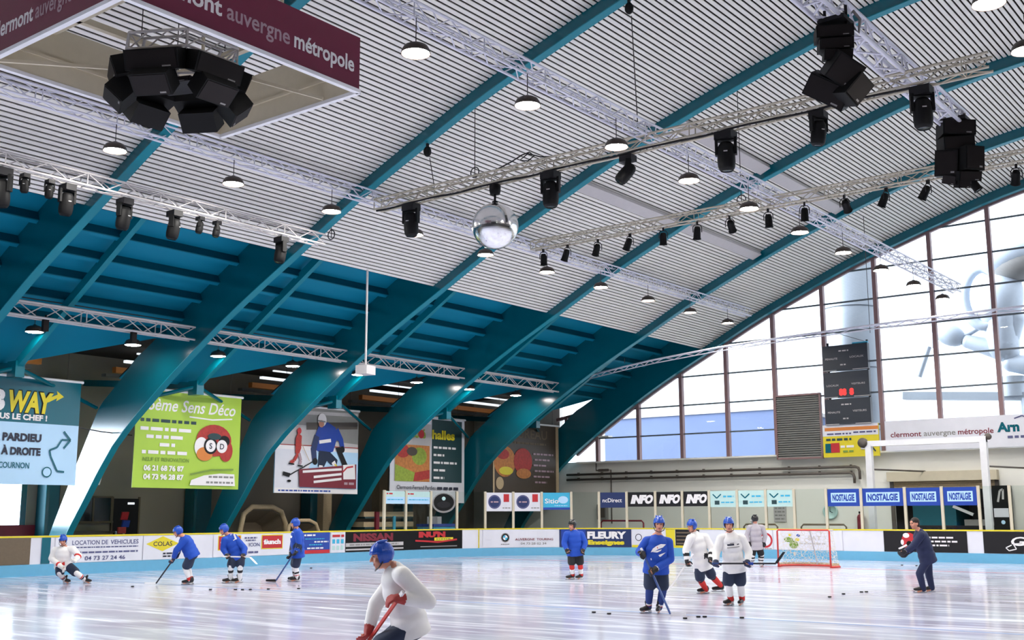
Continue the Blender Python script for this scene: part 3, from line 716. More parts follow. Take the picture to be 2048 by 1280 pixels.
# ------------------------------------------------------------------ pendant lamps
def make_lamp(glow, name='pendant_lamp'):
    t = thing(name, '', 'lamp')
    b = MB(); b.lathe([(0.0, 0.15), (0.05, 0.15), (0.06, 0.12), (0.14, 0.11), (0.215, 0.07), (0.255, 0.0), (0.268, -0.06), (0.268, -0.075), (0.258, -0.07), (0.246, 0.0), (0.0, 0.02)], 'lamp_housing', 28); b.build('housing', t)
    b = MB(); zd = -0.085 if glow == 'lamp_glow_dim' else -0.03; b.lathe([(0.243, zd + 0.012), (0.2, zd), (0.0, zd - 0.004)], glow, 28); b.build('diffuser', t)
    b = MB(); b.tube((0, 0, 0.12), (0, 0, 0.62), 0.009, 'cable', 6); b.build('cable', t); return t
lamp0 = make_lamp('lamp_glow'); used = [0]
def lamp(x, y, z, label, group):
    t = lamp0 if not used[0] else copy_tree(lamp0)
    used[0] += 1; t.location = (x, y, z); t['label'] = label; t['group'] = group; return t
DY = 3.335; G = 'round pendant lamps over the rink'
def row(x, z, y0, n, txt):
    for i in range(n):
        lamp(x, y0 + DY * i, z, 'round pendant lamp %s, %s counted from the left' % (txt, ORD[i]), G)
row(-13.1, 10.0, 14.05, 10, 'hanging below the middle roof truss')
row(-22.2, 10.0, 13.85, 10, 'hanging below the lower roof truss')
lamp1 = make_lamp('lamp_glow_dim'); keep = lamp0; lamp0 = lamp1; used[0] = 0
row(-31.4, 7.2, 17.3, 8, 'hanging under the teal side roof')
lamp0 = keep
lamp(-4.4, 18.35, 10.0, 'round pendant lamp at the top right corner, cut by the upper frame edge', G)
lamp(-4.4, 20.75, 10.0, 'round pendant lamp at the right frame edge, above the far arched ribs', G)
for x in (-4.4, 4.5, 13):
    for i in range(5): lamp(x, 25 + 2 * DY * (i - 3.5) if x > 0 else 27.5 + 4 * i, 10.0, 'round pendant lamp farther out over the hall', 'round pendant lamps outside the view')
for x in (-13.1, -22.2):
    for i in range(3): lamp(x, 10.5 - DY * i, 10.0, 'round pendant lamp farther out over the hall', 'round pendant lamps outside the view')

# ------------------------------------------------------------------ stage lights
def tilt(ax, az): return Matrix.Rotation(az, 3, 'Z') @ Matrix.Rotation(ax, 3, 'X')
def make_profile(label, ax=0.0, az=0.0, s=1.0, loc=(0, 0, 0)):
    t = thing('moving_light', label, 'stage light', loc)
    b = MB(); b.tube((0, 0, 0.155 * s), (0, 0, 0.1 * s), 0.03, 'black', 8); b.box((0, 0, 0.06 * s), (0.34 * s, 0.26 * s, 0.15 * s), 'black2'); b.box((0, 0.14 * s, 0.06 * s), (0.2 * s, 0.02, 0.08 * s), 'grey'); b.build('base', t)
    R = tilt(0, az)
    b = MB()
    for sx in (-1, 1): b.box(R @ V((sx * 0.17 * s, 0, -0.14 * s)), (0.05 * s, 0.12 * s, 0.32 * s), 'black', R)
    b.box(R @ V((0, 0, -0.01 * s)), (0.36 * s, 0.14 * s, 0.05 * s), 'black', R); b.build('yoke', t)
    T = tilt(ax, az); c = V((0, 0, -0.24 * s))
    b = MB(); b.lathe([(0, 0.18 * s), (0.1 * s, 0.17 * s), (0.145 * s, 0.1 * s), (0.16 * s, -0.05 * s), (0.162 * s, -0.2 * s), (0.15 * s, -0.3 * s), (0.11 * s, -0.36 * s), (0.1 * s, -0.34 * s)], 'black', 20, c, T); b.box(c + T @ V((0, -0.163 * s, -0.02 * s)), (0.07 * s, 0.01, 0.02 * s), 'grey_light', T); b.build('head', t)
    b = MB(); b.lathe([(0.1 * s, -0.345 * s), (0.05 * s, -0.35 * s), (0, -0.352 * s)], 'dark_glass', 20, c, T); b.build('lens', t); return t
for x, ax, az, s, lb in ((-20.85, 0.1, 0.2, 1.25, 'big black stage light at the left end of the mirror ball truss'), (-16.05, 0.0, 0.3, 1.25, 'big black stage light hanging just right of the mirror ball'),
                         (-13.75, 0.7, 2.2, 1.0, 'small black moving light tilted sideways, beside the truss crossing'), (-11.15, 0.05, 0.4, 1.25, 'big black stage light right of the truss crossing'),
                         (-8.95, 0.2, 1.0, 1.0, 'small black moving light between two big stage lights'), (-6.75, 0.0, 0.5, 1.2, 'big black stage light at the right, below the speaker truss')):
    make_profile(lb, ax, az, s, (x, 22.25, 10.12))
par0 = thing('par_spotlight', '', 'spotlight')
b = MB(); b.box((0, 0, 0.10), (0.05, 0.09, 0.10), 'black2')
b.path([(-0.13, 0, -0.18), (-0.13, 0, -0.02), (-0.08, 0, 0.05), (0.08, 0, 0.05), (0.13, 0, -0.02), (0.13, 0, -0.18)], 0.013, 'black2', 6); b.build('yoke', par0)
b = MB(); b.lathe([(0, 0.2), (0.07, 0.19), (0.1, 0.12), (0.11, -0.16), (0.125, -0.17), (0.125, -0.19), (0.1, -0.18)], 'black', 18, (0, 0, -0.2)); b.lathe([(0.1, -0.17), (0, -0.165)], 'dark_glass', 18, (0, 0, -0.2)); b.build('can', par0)
PX = [-21.38, -20.41, -19.23, -18.03, -16.84, -15.67, -14.6, -13.38, -12.28, -11.12, -9.96, -8.85, -7.79, -6.67]
angs = [(0.1, 0.2), (0.55, 1.2), (0.6, 1.0), (0.6, 1.2), (0.2, 0.6), (0.5, 0.6), (0.9, 0.2), (0.15, 0.2), (0.25, 0.5), (0.95, 0.1), (0.5, 1.3), (0.6, 1.3), (0.5, -1.2), (0.7, 0.4)]
for i, (x, (ax, az)) in enumerate(zip(PX, angs)):
    t = par0 if i == 0 else copy_tree(par0)
    t.location = (x, 29.2, 10.23); t['group'] = 'par spotlights on the far cross truss'
    t['label'] = 'black par spotlight, %s from the left on the far cross truss' % ORD[i]
    for c in t.children:
        if c.name.startswith('can'): c.rotation_euler = (ax, 0, az)
        else: c.rotation_euler = (0, 0, az)
for i, (y, s) in enumerate(((12.65, 1.25), (13.21, 0.62), (13.84, 0.62), (14.31, 1.05), (15.9, 1.1), (17.4, 1.05), (18.22, 0.62), (18.78, 0.62), (21.07, 1.05))):
    make_profile('black %s light hanging from the left ceiling-edge truss, %s from the left' % ('small' if s < 0.8 else 'moving', ORD[i]), 0.15, 0.6 + 0.3 * i, s * 0.95, (-23.65, y * 0.95, 9.36 - 0.147 * s))
for i, y in enumerate((16.84, 19.72)):
    t = thing('strip_spotlight', 'slim black spotlight on the first short side truss, %s one' % ('left', 'right')[i], 'spotlight', (-30.0, y, 7.32))
    b = MB(); b.tube((0, 0, 0.1), (0, 0, -0.05), 0.03, 'black'); b.box((0, 0, -0.2), (0.12, 0.16, 0.34), 'brown_black'); b.build('body', t)
    b = MB(); b.lathe([(0.05, 0), (0, 0)], 'dark_glass', 12, (0, 0, -0.375)); b.build('lens', t)

# ------------------------------------------------------------------ mirror ball
t = thing('mirror_ball', 'large silver mirror ball hanging from the cross truss', 'mirror ball', (-17.85, 22.25, 9.18))
b = MB(); n, k, R = 96, 48, 0.61
for j in range(k):
    a0, a1 = -pi / 2 + pi * j / k, -pi / 2 + pi * (j + 1) / k; m = max(6, int(n * cos((a0 + a1) / 2)))
    for i in range(m):
        t0, t1 = 2 * pi * i / m, 2 * pi * (i + 1) / m
        P = lambda a, tt: V((R * cos(a) * cos(tt), R * cos(a) * sin(tt), R * sin(a)))
        b.quad(P(a0, t0), P(a0, t1), P(a1, t1), P(a1, t0), 'mirror')
m = bpy.data.materials.new('mirror'); m.use_nodes = True; q = m.node_tree.nodes['Principled BSDF']
q.inputs['Base Color'].default_value = (0.86, 0.86, 0.87, 1); q.inputs['Metallic'].default_value = 1; q.inputs['Roughness'].default_value = 0.16; M['mirror'] = m
b.build('mirror_tiles', t)
b = MB(); b.tube((0, 0, 0.6), (0, 0, 0.86), 0.03, 'black2'); b.tube((0, 0, 0.62), (0, 0, 0.66), 0.08, 'black2'); b.build('shaft', t)
b = MB(); b.lathe([(0, 0.86), (0.13, 0.86), (0.15, 0.95), (0.15, 1.1), (0.1, 1.135), (0, 1.135)], 'black', 16); b.build('motor', t)

# ---- chain hoists, coiled cables and drop lines
for x, lb in ((-20.03, 'small black chain hoist under the second arched rib, its chain dropping to the cross truss'), (-13.47, 'small black chain hoist at the upper frame edge on the second arched rib')):
    t = thing('chain_hoist', lb, 'hoist', (x, 22, arc_z(x) - 0.25)); z = arc_z(x) - 0.25
    b = MB(); b.ell((0, 0, -0.04), (0.11, 0.11, 0.15), 'black'); b.box((0, 0, 0.12), (0.06, 0.06, 0.14), 'black2'); b.build('motor', t)
    b = MB(); b.tube((0, 0.1, -0.2), (0, 0.3, 10.65 - z), 0.012, 'cable', 5); b.build('chain', t)
for x, y, zt, zb, lb in ((-18.5, 22.2, arc_z(-18.5) + 0.3, 10.65, 'thin black drop cable left of the mirror ball, ending in a cable coil'), (-24.0, 22.2, 10.4, 9.8, 'thin slack black cable hanging at the end of the left ceiling-edge truss'), (-14.2, 29.2, arc_z(-14.2) + 0.3, 10.7, 'thin black drop cable above the row of par spotlights')):
    t = thing('drop_cable', lb, 'cable', (x, y, zt)); b = MB(); b.tube((0, 0, 0), (0, 0, zb - zt), 0.012, 'cable', 5); b.build('line', t)
    b = MB(); b.path([V((0.14 * cos(a), 0, zb - zt + 0.1 + 0.14 * sin(a))) for a in [2 * pi * i / 16 for i in range(17)]], 0.015, 'black2', 6); b.build('coil', t)
t = thing('cable_loop', 'looped black cables lying on the mirror ball truss', 'cable', (-16.9, 22.3, 10.73))
b = MB(); b.path([(-1.0, 0, -0.02), (-0.5, 0.05, 0.12), (-0.1, 0, 0.22), (0.15, 0, 0.25), (0.3, 0, 0.12), (0.1, 0, 0.02), (-0.15, 0, 0.1), (0.1, 0, 0.22), (0.5, 0, 0.05), (0.9, 0, -0.02)], 0.018, 'black2', 6); b.build('cord', t)
t = thing('projector_pole', 'thin white pole dropping from the ceiling edge with a grey box at its end', 'projector mount', (-25.3, 25.0, 9.5))
b = MB(); b.tube((0, 0, 0), (0, 0, -3.1), 0.035, 'grey_light'); b.build('pole', t)
b = MB(); b.box((0, 0, -3.24), (0.42, 0.5, 0.28), 'grey_light', Matrix.Rotation(0.2, 3, 'Z')); b.build('projector', t)

# ------------------------------------------------------------------ speakers
def cabinet(parent, c, d, rot, m='black', n='speaker_cabinet'):
    b = MB(); b.box((0, 0, 0), d, m); w, y, h = d
    b.box((0, -y / 2 - 0.008, 0), (w * 0.92, 0.012, h * 0.88), 'brown_black')
    b.box((w * 0.28, -y / 2 - 0.016, -h * 0.36), (w * 0.16, 0.006, h * 0.07), 'grey'); 
    o = b.build(n, parent, c); o.rotation_euler = rot; return o
t = thing('speaker_stack', 'tilted black speaker stack hanging from the pale truss near the top edge', 'speaker stack', (-7.2, 18.95, 10.6))
b = MB(); b.box((0, 0, 0.02), (0.5, 0.5, 0.08), 'black2')
for sx in (-0.2, 0.2): b.tube((sx, 0, 0.3), (sx, 0, -0.1), 0.03, 'black2')
b.path([(0.3, 0.1, 0.2), (0.42, 0.1, 0), (0.38, 0.1, -0.25), (0.28, 0.1, -0.1)], 0.03, 'grey', 6); b.build('rigging', t)
for c, d, r in (((-0.05, 0, -0.2), (0.66, 0.5, 0.22), (0.1, 0, 0.5)), ((-0.03, 0, -0.42), (0.6, 0.5, 0.2), (0.2, 0, 0.5)), ((0.0, 0, -0.62), (0.5, 0.5, 0.2), (0.3, 0.1, 0.5)), ((0.12, -0.1, -0.95), (0.55, 0.5, 0.5), (0.6, 0.5, 0.9)), ((-0.22, 0.1, -1.2), (0.8, 0.5, 0.42), (0.5, 0.55, 0.4)), ((0.28, -0.05, -1.35), (0.36, 0.4, 0.5), (0.4, 0.6, 1.2))): cabinet(t, c, d, r)
t = thing('speaker_stack', 'upright black speaker stack hanging from the pale truss, above the row of spotlights', 'speaker stack', (-7.2, 26.1, 10.75))
b = MB(); b.box((0, 0, 0), (0.6, 0.5, 0.08), 'black2')
for sx in (-0.22, 0.22): b.tube((sx, 0, 0.15), (sx, 0, -0.15), 0.03, 'grey')
b.build('rigging', t)
for c, d, r in (((0, 0, -0.22), (0.74, 0.55, 0.36), (0.0, 0.06, 0.6)), ((-0.03, 0, -0.55), (0.7, 0.55, 0.3), (0.15, -0.04, 0.6)), ((-0.24, 0, -0.98), (0.5, 0.55, 0.6), (0.2, 0.1, 0.2)), ((0.22, 0, -0.98), (0.48, 0.55, 0.56), (0.1, 0, 0.9)), ((-0.2, 0, -1.33), (0.3, 0.4, 0.22), (0.5, 0.3, 0.3)), ((0.15, 0, -1.35), (0.52, 0.5, 0.22), (0.3, 0, 0.7)), ((0.05, 0, -1.52), (0.26, 0.3, 0.18), (0.3, 0, 0.7))): cabinet(t, c, d, r)

# ---- hanging sign frame with its speaker ring
X0, X1, Y0, Y1, Z0, Z1 = -19.1, -14.9, 9.25, 14.4, 9.75, 10.85
t = thing('hanging_sign', 'square maroon sign frame hanging over the ice, lettered in white and grey', 'sign', ((X0 + X1) / 2, (Y0 + Y1) / 2, Z0)); o = V(t.location)
for nm, a, c in (('sign_panel', (X1 - 0.04, Y0, Z0), (X1, Y1, Z1)), ('sign_panel', (X0, Y0, Z0), (X1, Y0 + 0.04, Z1)), ('sign_panel', (X0, Y0, Z0), (X0 + 0.04, Y1, Z1)), ('sign_panel', (X0, Y1 - 0.04, Z0), (X1, Y1, Z1))):
    b = MB(); b.b2(V(a) - o, V(c) - o, 'cream'); f = b.build(nm, t)
    if a[0] == X1 - 0.04: s = Flat(V((X1, Y0, Z0)) - o, (0, 1, 0), (1, 0, 0)); W = Y1 - Y0
    elif c[1] == Y0 + 0.04: s = Flat(V((X0, Y0, Z0)) - o, (1, 0, 0), (0, -1, 0)); W = X1 - X0
    elif a[1] == Y1 - 0.04: s = Flat(V((X1, Y1, Z0)) - o, (-1, 0, 0), (0, 1, 0)); W = X1 - X0
    else: s = Flat(V((X0, Y1, Z0)) - o, (0, -1, 0), (-1, 0, 0)); W = Y1 - Y0
    p = Print(s); hh = Z1 - Z0; k = W / 5.15
    p.rect(0, 0.03, W, hh, 'maroon')
    p.text('clermont', 0.28 * k, 0.36, 0.30, 'letter_white', 1.62 * k, bold=0.005); p.text('auvergne', 2.0 * k, 0.36, 0.30, 'letter_grey', 1.40 * k); p.text('métropole', 3.5 * k, 0.36, 0.30, 'letter_white', 1.5 * k, bold=0.005)
    p.build(f)
b = MB()
for a, c in (((X0, Y0), (X1, Y0)), ((X1, Y0), (X1, Y1)), ((X1, Y1), (X0, Y1)), ((X0, Y1), (X0, Y0))): b.bar(V((a[0], a[1], Z0)) - o, V((c[0], c[1], Z0)) - o, 0.1, 0.07, 'white')
b.build('bottom_trim', t)
for a, c in (((X0 + 0.9, Y0), (X0 + 0.9, Y1)), ((X1 - 0.9, Y0), (X1 - 0.9, Y1)), ((X0, Y0 + 1.2), (X1, Y0 + 1.2)), ((X0, Y1 - 1.2), (X1, Y1 - 1.2))):
    b = MB(); b.bar(V((a[0], a[1], Z1 - 0.1)) - o, V((c[0], c[1], Z1 - 0.1)) - o, 0.12, 0.12, 'cream'); b.build('cross_beam', t)
for a, c in (((X0 + 0.1, Y0 + 0.1, Z0 + 0.05), (X0 + 1.2, Y1 - 0.1, Z1 - 0.1)), ((X1 - 0.9, Y1 - 0.1, Z0 + 0.05), (X0 + 0.9, Y1 - 1.2, Z1 - 0.1)), ((X0 + 0.05, Y0 + 0.3, Z0 + 0.45), (X0 + 0.05, Y1 - 0.3, Z0 + 0.45)), ((X0 + 0.3, Y1 - 0.05, Z0 + 0.45), (X1 - 0.3, Y1 - 0.05, Z0 + 0.45))):
    b = MB(); b.bar(V(a) - o, V(c) - o, 0.06, 0.06, 'cream'); b.build('brace', t)
for x, y in ((X0 + 0.9, Y0 + 1.2), (X1 - 0.9, Y0 + 1.2), (X1 - 0.9, Y1 - 1.2), (X0 + 0.9, Y1 - 1.2)):
    b = MB(); b.tube(V((x, y, Z1 - 0.1)) - o, V((x, y, arc_z(x) + 0.4)) - o, 0.035, 'cream'); b.build('hanging_rod', t)
t = thing('speaker_ring', 'ring of black speakers on a hexagonal truss inside the hanging maroon sign', 'speaker ring', (-17.0, 11.85, 9.9))
def hexp(r, z): return [V((r * cos(a), r * sin(a), z)) for a in [pi / 6 + pi / 3 * i for i in range(6)]]
b = MB()
for r in (0.78, 1.1):
    for z in (0.05, 0.36):
        h = hexp(r, z)
        for i in range(6): b.tube(h[i], h[(i + 1) % 6], 0.028, 'grey_light')
for i in range(6):
    for (r1, z1), (r2, z2) in (((0.78, 0.05), (1.1, 0.36)), ((1.1, 0.05), (1.1, 0.36)), ((0.78, 0.05), (1.1, 0.05)), ((0.78, 0.36), (1.1, 0.36))):
        b.tube(hexp(r1, z1)[i], hexp(r2, z2)[i], 0.018, 'grey_light', 6)
    for j in range(3):
        h0, h1 = hexp(1.1, 0.05), hexp(1.1, 0.36); f, g = j / 3, (j + 1) / 3
        b.tube(h0[i].lerp(h0[(i + 1) % 6], f), h1[i].lerp(h1[(i + 1) % 6], g), 0.014, 'grey_light', 5)
b.build('hexagon_truss', t)
for q in hexp(0.85, 0.33)[::2]:
    b = MB(); b.tube(q, V((q.x, q.y, arc_z(q.x - 17) + 0.3 - 9.9)), 0.01, 'cable', 5); b.build('cable', t)
for i in range(6):
    a = pi / 3 * i; c = V((1.0 * cos(a), 1.0 * sin(a), -0.2)); cabinet(t, c, (1.0, 0.4, 0.36), (0.35, 0, a + pi / 2))
    c = V((1.02 * cos(a), 1.02 * sin(a), -0.58)); cabinet(t, c, (0.7, 0.4, 0.42), (0.85, 0, a + pi / 2))
cabinet(t, (0, 0, -0.3), (0.8, 0.6, 0.1), (0, 0, 0.4), 'black2', 'amplifier_tray')

# ------------------------------------------------------------------ banners between the ribs
def banner(y0, y1, z0, z1, label, base, x=-34.0):
    t = thing('banner', label, 'banner', (x, (y0 + y1) / 2, z0)); o = V(t.location)
    b = MB(); b.b2((-0.015, y0 - o.y, 0), (0.015, y1 - o.y, z1 - z0), base); b.build('cloth', t)
    b = MB(); b.tube((0, y0 - o.y - 0.05, z1 - z0), (0, y1 - o.y + 0.08, z1 - z0), 0.05, 'white'); b.build('top_rail', t)
    for y in (y0 + 0.5, y1 - 0.5):
        b = MB(); b.tube((0, y - o.y, z1 - z0), (0, y - o.y, 8.0 - z0), 0.008, 'cable', 5); b.build('cable', t)
    return t, Print(Flat((0.016, y0 - o.y, 0), (0, 1, 0), (1, 0, 0))), y1 - y0, z1 - z0
t, p, w, h = banner(15.9, 20.48, 2.73, 6.1, 'blue sandwich shop banner with yellow and white lettering at the left edge', 'pale_blue')
p.rect(0, 0, 0.0 + w, 1.95, 'pale_blue'); p.rect(0, 1.93, w, h, 'teal')
for m, q, bd in (('black', 0.05, 0.045), (None, 0, 0.03)):
    p.text('SUB', 0.55, 2.28, 0.62, m or 'letter_white', 1.45, sl=0.12, bold=bd + (0.02 if m else 0)); p.text('WAY', 2.05, 2.28, 0.62, m or 'yellow', 1.5, sl=0.12, bold=bd + (0.02 if m else 0))
p.poly([(3.38, 2.72), (3.75, 2.9), (3.72, 3.02), (3.98, 2.84), (3.72, 2.68), (3.74, 2.78), (3.45, 2.62)], 'yellow')
p.text("C'EST VOUS LE CHEF !", 0.7, 2.02, 0.17, 'letter_white', 2.75, bold=0.008)
p.text('LA PARDIEU', 1.55, 1.35, 0.23, 'letter_dark', 1.75, bold=0.012); p.text('NT À DROITE', 1.55, 0.92, 0.22, 'letter_dark', 1.75, bold=0.012); p.text('COURNON', 1.95, 0.5, 0.18, 'teal', 1.0)
p.line([(4.15, 0.42), (3.9, 0.44), (3.65, 0.9), (3.6, 1.1), (3.85, 1.2), (4.0, 1.45), (4.25, 1.45)], 0.06, 'teal'); p.line([(4.05, 1.72), (4.3, 1.45), (4.08, 1.18)], 0.07, 'teal'); p.disc(3.55, 0.4, 0.17, 'teal', n=16); p.disc(3.55, 0.4, 0.13, 'pale_blue'); p.build(t)
t, p, w, h = banner(22.6, 27.1, 2.7, 6.12, 'lime green decorator banner with a red blob picture', 'lime')
p.text('6ème Sens Déco', 0.45, 2.7, 0.42, 'letter_white', 3.75, sl=0.25); p.line([(2.2, 2.55), (3.2, 2.5), (4.1, 2.58)], 0.05, 'letter_white')
p.bars(0.2, 2.5, 2.28, 0.11, 'green_dark', 31); 
for i, (a, c) in enumerate(((0.2, 2.3), (0.45, 2.0), (1.0, 1.7), (0.3, 2.15))): p.bars(a, c, 1.98 - 0.27 * i, 0.12, 'letter_white', 40 + i)
p.text('NEUF ET RENOVATION', 0.35, 0.92, 0.13, 'olive', 1.9); p.text('06 21 68 76 87', 0.4, 0.6, 0.17, 'letter_white', 1.65, bold=0.01); p.text('04 73 96 28 87', 0.4, 0.3, 0.17, 'letter_white', 1.65, bold=0.01)
p.disc(3.3, 1.75, 0.78, 'food_red', 0.58); p.disc(2.75, 1.5, 0.3, 'letter_white', 0.35); p.disc(3.85, 1.4, 0.3, 'food_red', 0.4); p.disc(2.9, 1.25, 0.35, 'orange', 0.25); p.disc(3.75, 1.75, 0.25, 'black2', 0.2); p.disc(3.15, 1.55, 0.3, 'black2'); p.disc(3.15, 1.55, 0.22, 'letter_white'); p.disc(3.65, 1.55, 0.24, 'letter_white'); p.disc(3.3, 1.9, 0.3, 'green_dark', 0.12); p.text('S', 3.15, 1.45, 0.2, 'letter_dark', None, 'C'); p.text('D', 3.65, 1.45, 0.2, 'letter_dark', None, 'C')
p.line([(2.3, 0.5), (3.2, 0.68), (4.2, 0.72)], 0.06, 'olive'); p.poly([(2.3, 0.12), (2.35, 0.3), (2.9, 0.48), (3.6, 0.56), (4.25, 0.55), (4.3, 0.12)], 'letter_white'); p.bars(3.1, 4.2, 0.4, 0.07, 'grey', 3); p.bars(3.0, 4.2, 0.2, 0.07, 'grey', 4); p.build(t)
t, p, w, h = banner(29.64, 34.2, 2.63, 6.16, 'photo banner of a hockey player in blue with a dark red text box', 'pale_blue', -35.0)
p.rect(0, 1.7, w, h, 'grey_light'); p.rect(0, 2.75, w, h, 'grey'); p.poly([(2.4, 2.2), (w, 2.1), (w, h), (1.6, h)], 'louvre'); p.line([(0.8, 3.25), (4.5, 3.35)], 0.14, 'grey_light'); p.line([(1.6, 2.72), (4.5, 2.9)], 0.3, 'pipe'); p.bars(2.9, 4.5, 2.35, 0.3, 'grey', 12); p.rect(0, 1.72, w, 1.9, 'letter_white'); p.line([(0, 1.92), (w, 1.95)], 0.03, 'food_red'); p.rect(0, 0.18, w, 1.74, 'pale_blue'); p.poly([(0, 0.2), (1.3, 0.2), (2.2, 1.74), (0, 1.74)], 'board_white'); p.rect(0, 0, w, 0.2, 'letter_white'); p.bars(0.2, 3.0, 0.07, 0.06, 'blue', 3)
p.poly([(3.05, 2.5), (3.35, 2.75), (3.65, 2.3), (3.75, 1.9), (3.55, 1.85), (3.4, 2.2), (3.1, 2.25)], 'royal'); p.disc(3.62, 1.85, 0.14, 'black2'); p.poly([(2.15, 1.75), (2.05, 2.3), (2.25, 2.75), (2.75, 2.95), (3.2, 2.75), (3.3, 2.3), (3.1, 1.75), (2.65, 1.6)], 'royal'); p.poly([(2.05, 2.4), (2.3, 2.3), (2.15, 1.75), (2.2, 1.35), (1.95, 1.3), (1.85, 1.8)], 'navy'); p.disc(2.1, 1.3, 0.14, 'black2'); p.line([(2.3, 2.1), (2.95, 2.2)], 0.14, 'letter_white')
p.poly([(2.3, 1.75), (2.9, 1.72), (3.35, 1.4), (3.3, 1.15), (2.95, 1.2), (2.75, 1.35), (2.6, 1.1), (2.25, 1.1)], 'pants_navy'); p.line([(3.1, 1.32), (3.3, 1.0)], 0.2, 'letter_white'); p.line([(3.18, 1.22), (3.32, 1.14)], 0.06, 'yellow'); p.line([(2.42, 1.15), (2.4, 0.95)], 0.2, 'letter_white'); p.poly([(3.2, 1.9), (3.45, 1.95), (4.0, 1.1), (3.75, 1.0)], 'black2')
p.disc(2.42, 3.02, 0.24, 'letter_white', 0.27); p.disc(2.38, 2.86, 0.15, 'skin', 0.15); p.line([(2.18, 2.98), (2.6, 2.95)], 0.06, 'grey'); p.line([(2.1, 1.35), (0.75, 0.72)], 0.045, 'black2'); p.poly([(0.78, 0.78), (0.4, 0.85), (0.38, 0.7), (0.72, 0.62)], 'black2'); p.disc(0.72, 0.48, 0.1, 'black', 0.05)
p.poly([(1.0, 2.2), (1.12, 2.42), (1.32, 2.3), (1.3, 1.8), (1.2, 1.55), (1.0, 1.6)], 'food_red'); p.disc(1.18, 2.5, 0.11, 'red', 0.13); p.line([(1.15, 1.6), (0.95, 1.3), (0.75, 1.2)], 0.14, 'food_red'); p.line([(1.2, 1.6), (1.3, 1.3), (1.25, 1.15)], 0.13, 'letter_grey'); p.line([(0.65, 1.17), (0.95, 1.15)], 0.06, 'black2'); p.line([(1.12, 1.1), (1.4, 1.08)], 0.06, 'black2'); p.line([(1.3, 2.0), (1.75, 1.3)], 0.03, 'tan')
p.poly([(1.25, 0.25), (1.2, 0.95), (4.4, 1.25), (4.42, 0.22)], 'dark_red'); 
for i in range(3): p.line([(1.4 + 0.6 * (i > 0), 0.86 - 0.2 * i), (3.55, 1.02 - 0.2 * i)], 0.1, 'letter_white')
p.poly([(3.65, 0.6), (3.62, 1.2), (4.3, 1.25), (4.35, 0.62)], 'letter_white'); p.line([(3.6, 0.9), (3.85, 1.1), (4.2, 1.15)], 0.07, 'red'); p.bars(3.7, 4.3, 0.38, 0.1, 'letter_grey', 3); p.build(t)
t, p, w, h = banner(36.4, 41.5, 2.3, 6.25, 'food menu banner with a dark green column and yellow lettering', 'board_white', -35.2)
p.rect(0.25, 0.95, 2.7, 3.6, 'grey_light'); p.rect(2.75, 0.95, w - 0.2, h - 0.1, 'green_dark'); p.rect(0.3, 0.95, 2.6, 2.6, 'food'); p.disc(1.2, 1.9, 0.8, 'food', 0.5); p.disc(1.9, 2.1, 0.5, 'food_green', 0.4); p.disc(0.8, 2.3, 0.45, 'food_red', 0.3); p.poly([(0.3, 0.95), (0.3, 1.7), (1.6, 1.35), (1.7, 0.95)], 'food_green'); p.poly([(1.5, 0.95), (1.6, 1.35), (2.6, 1.5), (2.6, 1.1)], 'food_red'); p.disc(1.4, 2.3, 0.35, 'brown', 0.2)
p.text('Côté', 1.2, 2.95, 0.4, 'food_green', 1.1, bold=0.015); p.disc(2.0, 3.12, 0.2, 'red'); p.text('halles', 2.75, 2.95, 0.4, 'yellow', 1.6, bold=0.015)
for i, e in enumerate((4.5, 3.6, 4.5, 3.7, 3.6)): p.bars(2.85, e, 2.5 - 0.35 * i, 0.1, 'letter_white', 50 + i)
p.text('Clermont-Ferrand Pardieu', 0.4, 0.6, 0.17, 'letter_dark', 2.6); p.bars(3.1, 4.6, 0.6, 0.13, 'letter_dark', 9); p.build(t)
t, p, w, h = banner(42.2, 47.6, 2.75, 6.25, 'dark brown food banner with faint beige lettering, farthest along the side wall', 'brown')
p.rect(0, 0, 0.12, h, 'tan'); p.rect(w - 0.25, 0, w, h, 'tan'); p.text('BUREAU', 1.5, 2.75, 0.45, 'tan_dark', 2.9); p.bars(1.6, 4.3, 2.45, 0.1, 'tan_dark', 3); p.disc(0.9, 1.55, 0.85, 'food', 0.75); p.disc(0.75, 1.9, 0.5, 'food_red', 0.25); p.disc(1.0, 1.1, 0.55, 'yellow', 0.2); p.disc(2.35, 1.6, 0.75, 'food_red', 0.65); p.disc(2.4, 1.0, 0.6, 'food', 0.25); p.disc(0.5, 0.5, 0.3, 'tan')
for i in range(6): p.bars(3.2 + 0.1 * (i % 2), 4.9 - 0.3 * (i % 3), 1.95 - 0.28 * i, 0.09, 'letter_grey', 60 + i)
p.build(t)

# ------------------------------------------------------------------ along the side wall
for y, w in ((23.1, 0.55), (29.9, 0.9), (36.3, 0.8), (42.5, 0.8)):
    b = MB(); b.b2((-0.3, -w / 2, 0), (0.3, w / 2, 6.8), 'teal_dark'); b.b2((0.3, -w / 2, 0), (0.34, -w / 2 + 0.12, 6.8), 'teal'); b.b2((-0.05, w / 2, 0), (0.1, w / 2 + 0.14, 6.8), 'black2')
    tag(b.build('wall_column', None, (-40.1, y, 0)), 'teal steel wall column %s' % {23.1: 'left of the white-lit rib leg', 29.9: 'under the lime banner', 36.3: 'under the hockey photo banner', 42.5: 'behind the food menu banner'}[y], 'column')
d = struct(MB().build('door_1')); b = MB(); b.b2((XWL, 26.1, 0), (XWL + 0.05, 27.25, 2.43), 'black2'); b.build('leaf', d)
b = MB(); b.b2((XWL + 0.05, 26.75, 2.2), (XWL + 0.07, 27.05, 2.28), 'tube_light'); b.build('exit_plate', d); b = MB(); b.b2((XWL + 0.05, 26.2, 1.0), (XWL + 0.12, 26.3, 1.15), 'steel'); b.build('handle', d)
